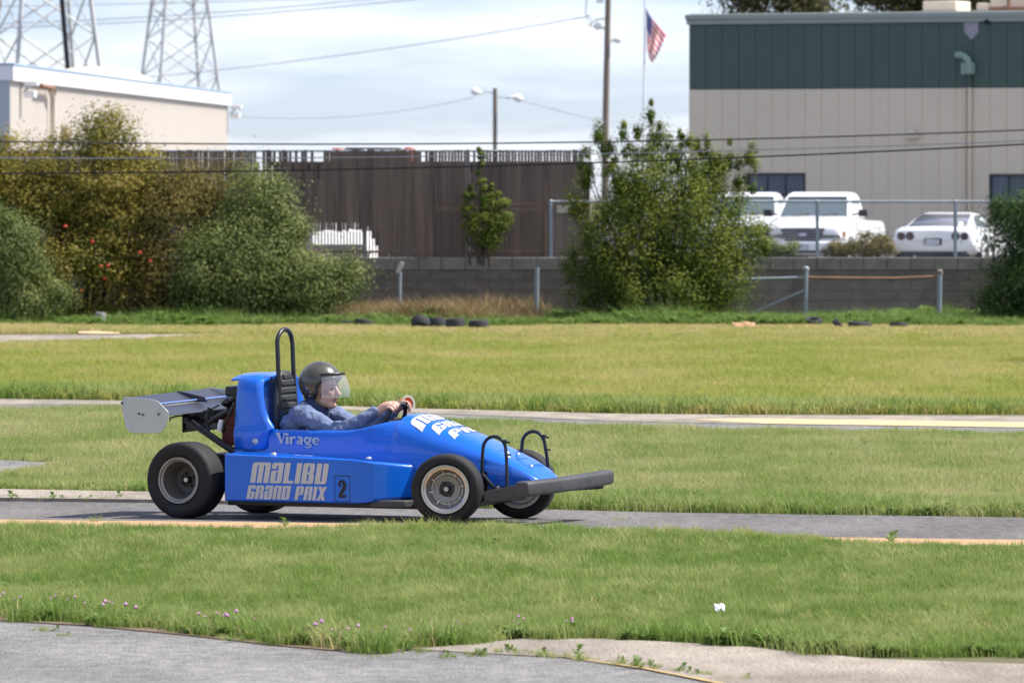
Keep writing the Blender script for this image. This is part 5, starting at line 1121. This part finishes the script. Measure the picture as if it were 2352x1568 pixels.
MB().loft([[(.38, -.645, .905), (.38, .645, .905)], [(.92, -.59, 1.075), (.92, .59, 1.075)], [(1.36, -.53, 1.176), (1.36, .53, 1.176)]], ring=False).build('hatch_glass', m_glassg, sc_, smooth=60, solid=-.006)
MB().loft([[(2.73, -.68, .86), (2.73, .68, .86)], [(2.27, -.62, 1.065), (2.27, .62, 1.065)]], ring=False).build('windscreen', m_glassd, sc_, smooth=0, solid=.03)
for s in (-1, 1):
    MB().add([(1.10, s * .712, .90), (2.50, s * .725, .88), (2.20, s * .672, 1.06), (1.95, s * .60, 1.16), (1.45, s * .60, 1.16), (1.10, s * .655, 1.07)], [tuple(range(6))]).build('side_window', m_glassd, sc_, smooth=0, solid=.02)
    MB().box(2.20, 2.36, s * .93, s * 1.03, .87, .97).build('wing_mirror', m_wpaint, sc_, bevel=.03)
    for y in (.50, .69):
        MB().lathe([(.001, .012), (.082, .010), (.092, 0), (.092, -.12), (.001, -.12)], (-.040 + .012 * (y > .6), s * y, .715), (-1, 0, .12), 20).build('tail_light', m_tail, sc_, smooth=40)
    rwheel(sc_, .86, s * .80, .325, .26); rwheel(sc_, 3.45, s * .80, .325, .24)
MB().box(-.030, .02, -.21, .21, .50, .68).build('plate_recess', m_dark, sc_, bevel=.01); MB().box(-.040, -.028, -.15, .15, .525, .645).build('number_plate', m_plate, sc_)
MB().box(.0, .35, -.74, .74, .22, .40).build('rear_valance', m_dark, sc_, bevel=.03); MB().loft([[(-.035 + .09 * abs(y / .86) ** 3, y, .60), (-.042 + .09 * abs(y / .86) ** 3, y, .604), (-.035 + .09 * abs(y / .86) ** 3, y, .608)] for y in np.linspace(-.86, .86, 9)]).build('bumper_seam', m_dgrill, sc_)
MB().box(-.012, 0, -.10, .10, .835, .850).build('emblem', m_dgrill, sc_)
for y in (-.45, .45): MB().tube([(-.02, y - .05, .26), (.2, y - .05, .26)], .035, 10).build('exhaust_tip', m_chrome, sc_)

# ------------------------------------------------------------------ shrubs and trees
def shrub(name, label, cat, blobs, Y, n, size, mat, group=None, depth=1.0, stems=5, base_v=742, clump=.16, base_z=None, seed=0, aspect=.42, up=.15, cz=.75, dens=2.0):
    """blobs: (column, row, half width, half height) on the picture grid at distance Y"""
    r = np.random.default_rng(seed); s = F / Y; u0 = np.mean([b[0] for b in blobs]); bz = 0.0 if base_z is None else base_z
    root = empty(name, ((u0 - CX) / s, Y, bz)); tag(root, label, cat, group); O = np.array(root.location)
    Bl = [((b[0] - CX) / s, Y + (b[4] if len(b) > 4 else 0), CAMH + (HV - b[1]) / s, b[2] / s, min(b[2] / s * .9, 1.1) * depth, b[3] / s) for b in blobs]
    area = np.array([(b[3] * b[5]) ** 1.0 + .02 for b in Bl]); pr = area / area.sum(); V = []; T = []
    for b, p in zip(Bl, pr):
        nl = int(n * p * dens); nc = max(5, int(nl / 150)); d = r.normal(size=(nc, 3)); d[:, 1] -= .25; d /= np.linalg.norm(d, axis=1)[:, None]; rad = 1 - np.abs(r.normal(0, .17, nc)); rad[r.uniform(size=nc) < .22] *= r.uniform(1.05, 1.25)
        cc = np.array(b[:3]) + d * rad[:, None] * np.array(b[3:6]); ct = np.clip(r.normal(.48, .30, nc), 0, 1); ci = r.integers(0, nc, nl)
        cs = clump * min(1, 1.6 * min(b[3], b[5]) / .3) * r.uniform(.6, 1.35, nc); off = r.normal(size=(nl, 3)) * np.array([1, 1, cz]); pos = cc[ci] + off * cs[ci][:, None]
        od = off * .75 + d[ci] * .35 + r.normal(size=(nl, 3)) * .38 + np.array([0, 0, .45]); od /= np.linalg.norm(od, axis=1)[:, None]
        ax = np.cross(od, r.normal(size=(nl, 3)) + np.array([0, 0, up])); ax /= np.linalg.norm(ax, axis=1)[:, None]; bx = np.cross(od, ax); L_ = size * .66 * r.uniform(.6, 1.35, nl)[:, None]; wd = L_ * aspect * 1.2
        q = np.stack([pos - ax * L_ * .5, pos + bx * wd * .5, pos + ax * L_ * .5, pos - bx * wd * .5], 1); V.append(q.reshape(-1, 3)); tt = np.clip(ct[ci] + .16 * off[:, 2] + r.normal(0, .08, nl), 0, 1); T.append(np.repeat(tt, 4))  # tint paints clump light and shade, paler towards each clump's top
    V = np.concatenate(V) - O; T = np.concatenate(T); keep = V[:, 2].reshape(-1, 4).min(1) > .01; V = V.reshape(-1, 4, 3)[keep].reshape(-1, 3); T = T.reshape(-1, 4)[keep].ravel()
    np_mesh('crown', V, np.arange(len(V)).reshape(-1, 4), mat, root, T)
    m = MB(); k = 0
    for b in Bl:
        for _ in range(max(1, stems // len(Bl) + 1)):
            tip = Vector((b[0] + r.normal(0, b[3] * .4), b[1] + r.normal(0, b[4] * .3), b[2] + b[5] * r.uniform(-.2, .7))) - Vector(O); bs = Vector((tip.x * .35 + r.normal(0, .12), tip.y * .3, -.02)); mid = bs.lerp(tip, .5) + Vector((r.normal(0, .1), r.normal(0, .1), 0))
            m.tube([bs, mid, tip], [.028, .018, .006], 6)
    m.build('trunk', m_bark, root, smooth=60)
    return root
m_bark = M('grey_brown_bark', (0.11, 0.085, 0.065), 0.95, var=.4, scale=8)
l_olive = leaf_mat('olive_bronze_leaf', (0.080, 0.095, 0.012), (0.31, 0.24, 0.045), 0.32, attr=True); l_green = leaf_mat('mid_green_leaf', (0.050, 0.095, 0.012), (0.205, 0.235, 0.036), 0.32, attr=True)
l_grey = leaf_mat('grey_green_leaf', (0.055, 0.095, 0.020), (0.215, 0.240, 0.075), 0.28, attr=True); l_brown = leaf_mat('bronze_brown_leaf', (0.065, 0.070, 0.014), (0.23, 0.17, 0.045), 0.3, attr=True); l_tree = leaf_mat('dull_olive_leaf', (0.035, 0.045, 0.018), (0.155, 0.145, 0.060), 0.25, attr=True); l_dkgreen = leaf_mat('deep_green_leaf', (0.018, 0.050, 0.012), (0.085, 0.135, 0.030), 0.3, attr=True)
gH = 'shrubs along the wall'
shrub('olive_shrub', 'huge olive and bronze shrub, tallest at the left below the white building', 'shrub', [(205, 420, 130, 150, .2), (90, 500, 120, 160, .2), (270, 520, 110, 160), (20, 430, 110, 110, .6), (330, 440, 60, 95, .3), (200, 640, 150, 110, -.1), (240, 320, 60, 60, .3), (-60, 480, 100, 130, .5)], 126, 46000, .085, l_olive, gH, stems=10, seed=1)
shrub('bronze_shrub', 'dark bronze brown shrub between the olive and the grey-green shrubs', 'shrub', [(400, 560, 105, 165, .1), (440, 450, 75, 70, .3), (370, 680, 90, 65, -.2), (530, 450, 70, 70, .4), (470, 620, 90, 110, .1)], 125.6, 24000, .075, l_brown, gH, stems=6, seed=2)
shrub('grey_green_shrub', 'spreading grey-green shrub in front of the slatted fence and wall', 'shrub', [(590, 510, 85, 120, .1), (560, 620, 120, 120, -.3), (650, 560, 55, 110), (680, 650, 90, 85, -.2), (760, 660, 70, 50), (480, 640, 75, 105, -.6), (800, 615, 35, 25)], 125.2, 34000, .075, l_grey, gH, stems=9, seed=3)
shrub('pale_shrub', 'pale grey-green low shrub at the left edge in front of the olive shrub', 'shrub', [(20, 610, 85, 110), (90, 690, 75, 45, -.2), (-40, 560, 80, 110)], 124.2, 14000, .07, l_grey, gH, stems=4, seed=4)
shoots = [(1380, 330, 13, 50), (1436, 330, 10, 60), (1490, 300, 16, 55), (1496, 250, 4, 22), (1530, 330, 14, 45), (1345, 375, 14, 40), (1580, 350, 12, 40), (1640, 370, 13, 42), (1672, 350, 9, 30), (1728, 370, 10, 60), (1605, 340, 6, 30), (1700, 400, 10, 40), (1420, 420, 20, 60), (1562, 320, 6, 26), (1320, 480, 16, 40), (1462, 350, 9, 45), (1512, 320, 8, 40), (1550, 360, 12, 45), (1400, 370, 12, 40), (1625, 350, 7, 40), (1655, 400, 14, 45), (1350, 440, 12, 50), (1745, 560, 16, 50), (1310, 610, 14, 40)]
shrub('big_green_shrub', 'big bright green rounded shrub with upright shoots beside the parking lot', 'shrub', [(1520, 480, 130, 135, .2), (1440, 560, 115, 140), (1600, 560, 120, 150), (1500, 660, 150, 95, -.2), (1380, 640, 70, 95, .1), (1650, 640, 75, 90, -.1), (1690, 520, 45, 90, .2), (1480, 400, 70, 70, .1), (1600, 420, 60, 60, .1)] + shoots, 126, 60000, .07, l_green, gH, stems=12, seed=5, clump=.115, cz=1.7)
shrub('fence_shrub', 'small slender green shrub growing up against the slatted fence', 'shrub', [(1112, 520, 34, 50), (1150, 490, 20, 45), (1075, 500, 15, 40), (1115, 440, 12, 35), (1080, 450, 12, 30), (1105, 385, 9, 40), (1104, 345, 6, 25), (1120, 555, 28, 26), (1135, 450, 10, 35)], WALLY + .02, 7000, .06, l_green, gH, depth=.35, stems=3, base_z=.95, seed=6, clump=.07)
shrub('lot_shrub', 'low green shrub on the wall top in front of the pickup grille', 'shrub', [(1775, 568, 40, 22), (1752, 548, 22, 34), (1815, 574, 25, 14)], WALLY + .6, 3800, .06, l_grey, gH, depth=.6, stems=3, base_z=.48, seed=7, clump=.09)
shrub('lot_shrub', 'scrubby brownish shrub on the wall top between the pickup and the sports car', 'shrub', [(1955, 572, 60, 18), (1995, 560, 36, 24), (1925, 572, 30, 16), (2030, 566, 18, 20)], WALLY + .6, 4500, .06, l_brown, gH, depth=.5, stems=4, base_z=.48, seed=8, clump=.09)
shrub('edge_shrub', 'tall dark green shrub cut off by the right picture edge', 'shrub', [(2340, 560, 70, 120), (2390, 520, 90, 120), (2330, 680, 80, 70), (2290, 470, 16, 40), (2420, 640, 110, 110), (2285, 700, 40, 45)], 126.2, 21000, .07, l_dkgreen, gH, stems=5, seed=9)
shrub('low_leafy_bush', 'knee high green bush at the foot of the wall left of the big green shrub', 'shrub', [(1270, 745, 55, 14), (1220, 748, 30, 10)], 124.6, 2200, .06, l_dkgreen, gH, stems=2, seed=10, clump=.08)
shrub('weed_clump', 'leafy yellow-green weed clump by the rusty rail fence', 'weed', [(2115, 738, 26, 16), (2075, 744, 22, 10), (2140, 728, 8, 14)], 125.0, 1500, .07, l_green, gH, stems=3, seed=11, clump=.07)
def tree(label, u, Y, crown, n, seed, mat):
    s = F / Y; r = np.random.default_rng(seed); root = shrub('tree', label, 'tree', crown, Y, n, .22, mat, 'trees behind the warehouse', depth=1.2, stems=0, seed=seed, clump=.38); O = Vector(root.location); m = MB()
    top = CAMH + (HV - crown[0][1]) / s; m.tube([(0, 0, 0), (.1, .05, top * .5), (.0, 0, top * .95)], [.24, .18, .06], 10)
    for b in crown: m.tube([(0, 0, top * .55), (((b[0] - CX) / s - O.x) * .6, 0, top * .75), ((b[0] - CX) / s - O.x, 0, CAMH + (HV - b[1]) / s)], [.10, .07, .03], 6)
    old = [c for c in root.children if c.name.startswith('trunk')][0]; bpy.data.objects.remove(old); m.build('trunk', m_bark, root, smooth=60)
tree('olive conifer top behind the left part of the green roof', 1790, 235, [(1790, -40, 95, 55), (1720, 0, 40, 28), (1870, -10, 40, 40), (1800, 90, 70, 60)], 9000, 51, l_tree)
tree('dark broad tree crown behind the roof units of the warehouse', 2150, 240, [(2110, -50, 120, 75), (2010, -30, 55, 38), (2060, 10, 40, 20), (2200, -20, 90, 60), (2150, 100, 90, 70)], 13000, 52, l_tree)
tree('dark tree crown at the right end above the green roof', 2330, 246, [(2330, -40, 90, 70), (2390, 0, 80, 60), (2340, 110, 80, 60)], 9000, 53, l_dkgreen)

# red blossoms on the olive shrub
b = MB()
for (u, v) in ((322, 580), (440, 573), (212, 555), (240, 800 * 0 + 640), (188, 668), (636, 651), (945 * 0 + 560, 640), (248, 610), (345, 600), (232, 612), (640 * 0 + 150, 520)):
    p = W(u, v, 124.9); b.ell(p, (.035, .02, .025), 8, 6)
# (too few and small to be things of their own)
bl_ = b.build('red_blossom', M('red_blossom', (.55, .05, .02), .7), kind='stuff'); bl_['label'] = 'scattered red blossoms on the left shrubs'; bl_['category'] = 'flowers'

# ------------------------------------------------------------------ old tyres and litter
m_oldt = M('weathered_tyre', (0.035, 0.036, 0.038), 0.85, var=.35, scale=5)
def old_tyre(u, v, R, w, tilt, rz, label):
    p = G(u, v); o = empty('old_tyre', p, rz); tag(o, label, 'tyre', 'old tyres in the weeds')
    t = MB().lathe([(R * .52, -w * .35), (R * .70, -w * .5), (R * .92, -w * .46), (R, -w * .3), (R, w * .3), (R * .92, w * .46), (R * .70, w * .5), (R * .52, w * .35), (R * .60, w * .2), (R * .75, 0), (R * .60, -w * .2)], (0, 0, 0), (math.sin(tilt), 0, math.cos(tilt)), 28).build('carcass', m_oldt, o, smooth=40)
    zmin = min(v_.co.z for v_ in t.data.vertices); t.location.z = -zmin - .02
    return o
zmap = [(798, 752, .15, .12, .1, 'leftmost old tyre in the weeds right of the grey-green shrub'), (836, 753, .15, .13, .2, 'second old tyre from the hedge, lying flat in the weeds'), (966, 757, .15, .15, .5, 'tilted old tyre at the left end of the row of four'), (1003, 756, .155, .19, .12, 'second tyre of the row of four below the wall'), (1046, 758, .155, .20, .06, 'third tyre of the row of four below the wall'), (1099, 760, .16, .19, .05, 'fourth and widest tyre of the row below the wall'), (1152, 763, .15, .08, .0, 'flat sunken tyre right of the row of four'), (1868, 752, .15, .14, .3, 'old tyre lying at the foot of the galvanised post'), (1975, 757, .19, .14, .05, 'old tyre lying flat under the rusty rail'), (1925, 757, .10, .10, .9, 'small pale old tyre left of the one under the rusty rail'), (2065, 757, .15, .12, .1, 'rightmost dark old tyre beside the leafy weed clump')]
for i, (u, v, R, w, tl, lb) in enumerate(zmap): old_tyre(u, v, R, w, tl, i * .7, lb)
p = G(228, 751); bk = empty('bucket', p); tag(bk, 'grey upturned plastic bucket at the foot of the olive shrub', 'bucket'); m_bk = M('grey_bucket_plastic', (.30, .29, .29), .7, var=.2)
MB().lathe([(.001, .19), (.075, .19), (.082, .185), (.097, .03), (.108, .028), (.108, .0), (.098, .0), (.07, .175), (.001, .175)], (0, 0, .05), (.15, 0, 1), 24).build('shell', m_bk, bk, smooth=40)
MB().tube([(.10 * math.cos(a), .10 * math.sin(a), .09 - .05 * math.sin(a)) for a in np.linspace(0, math.pi, 10)], .004, 6).build('handle', m_bolt, bk)
def litter(name, u, v, w, h, mat, label, cat, z=0.05, seed=0):
    r = np.random.default_rng(seed); p = G(u, v); n = 7; V = [((i / n - .5) * w, (j / n - .5) * w * .6, h * (j / n) * .8 + .35 * h * math.sin(i * 1.3 + seed) * math.cos(j * 1.1) + r.normal(0, h * .06)) for i in range(n + 1) for j in range(n + 1)]
    me = bpy.data.meshes.new(name); me.from_pydata(V, [], [(i * (n + 1) + j, (i + 1) * (n + 1) + j, (i + 1) * (n + 1) + j + 1, i * (n + 1) + j + 1) for i in range(n) for j in range(n)]); me.update()
    o = finish(name, me, mat, smooth=25, solid=.002); o.location = (p.x, p.y, z); return tag(o, label, cat)
litter('plastic_bag', 616, 752, .16, .09, M('yellow_plastic', (.62, .60, .18), .5), 'crumpled yellow plastic scrap at the foot of the grey-green shrub', 'litter', seed=1)
litter('paper_scrap', 1653, 1428, .05, .035, m_white, 'small white paper scrap lying in the foreground grass', 'litter', z=.06, seed=2)
litter('cardboard', 1708, 757, .36, .11, M('orange_brown_card', (.46, .27, .14), .8, var=.2), 'orange brown cardboard sheet in the weeds below the big green shrub', 'cardboard', z=.03, seed=3)
# fallen cone beyond the steering wheel
cp = G(938, 957); cn_ = empty('traffic_cone', (cp.x, cp.y, .012), math.radians(-50)); tag(cn_, 'small orange traffic cone lying on its side beyond the steering wheel', 'traffic cone')
m_or = M('orange_cone_plastic', (.78, .13, .03), .55); m_ow = M('dirty_grey_band', (.40, .36, .33), .7, var=.2)
R_ = Matrix.Rotation(math.radians(82), 3, 'Y')
def conemesh(pr, nm, mt):
    m = MB().lathe(pr, (0, 0, 0), (0, 0, 1), 28, closed=False); m.v = [tuple(R_ @ Vector(p) * -1 + Vector((0, 0, .115))) for p in m.v]; return m.build(nm, mt, cn_, smooth=40, solid=.004)
conemesh([(.066, .02), (.056, .11)], 'cone_body', m_or); conemesh([(.057, .11), (.040, .17)], 'white_band', m_ow); conemesh([(.0405, .17), (.020, .27), (.012, .275)], 'cone_tip', m_or)
m = MB().lathe([(.066, .022), (.070, .020), (.082, .006), (.082, 0), (.062, 0), (.062, .02)], (0, 0, 0), (0, 0, 1), 28); m.v = [tuple(R_ @ Vector(p) * -1 + Vector((0, 0, .115))) for p in m.v]; m.build('base_ring', m_ow, cn_, smooth=40)
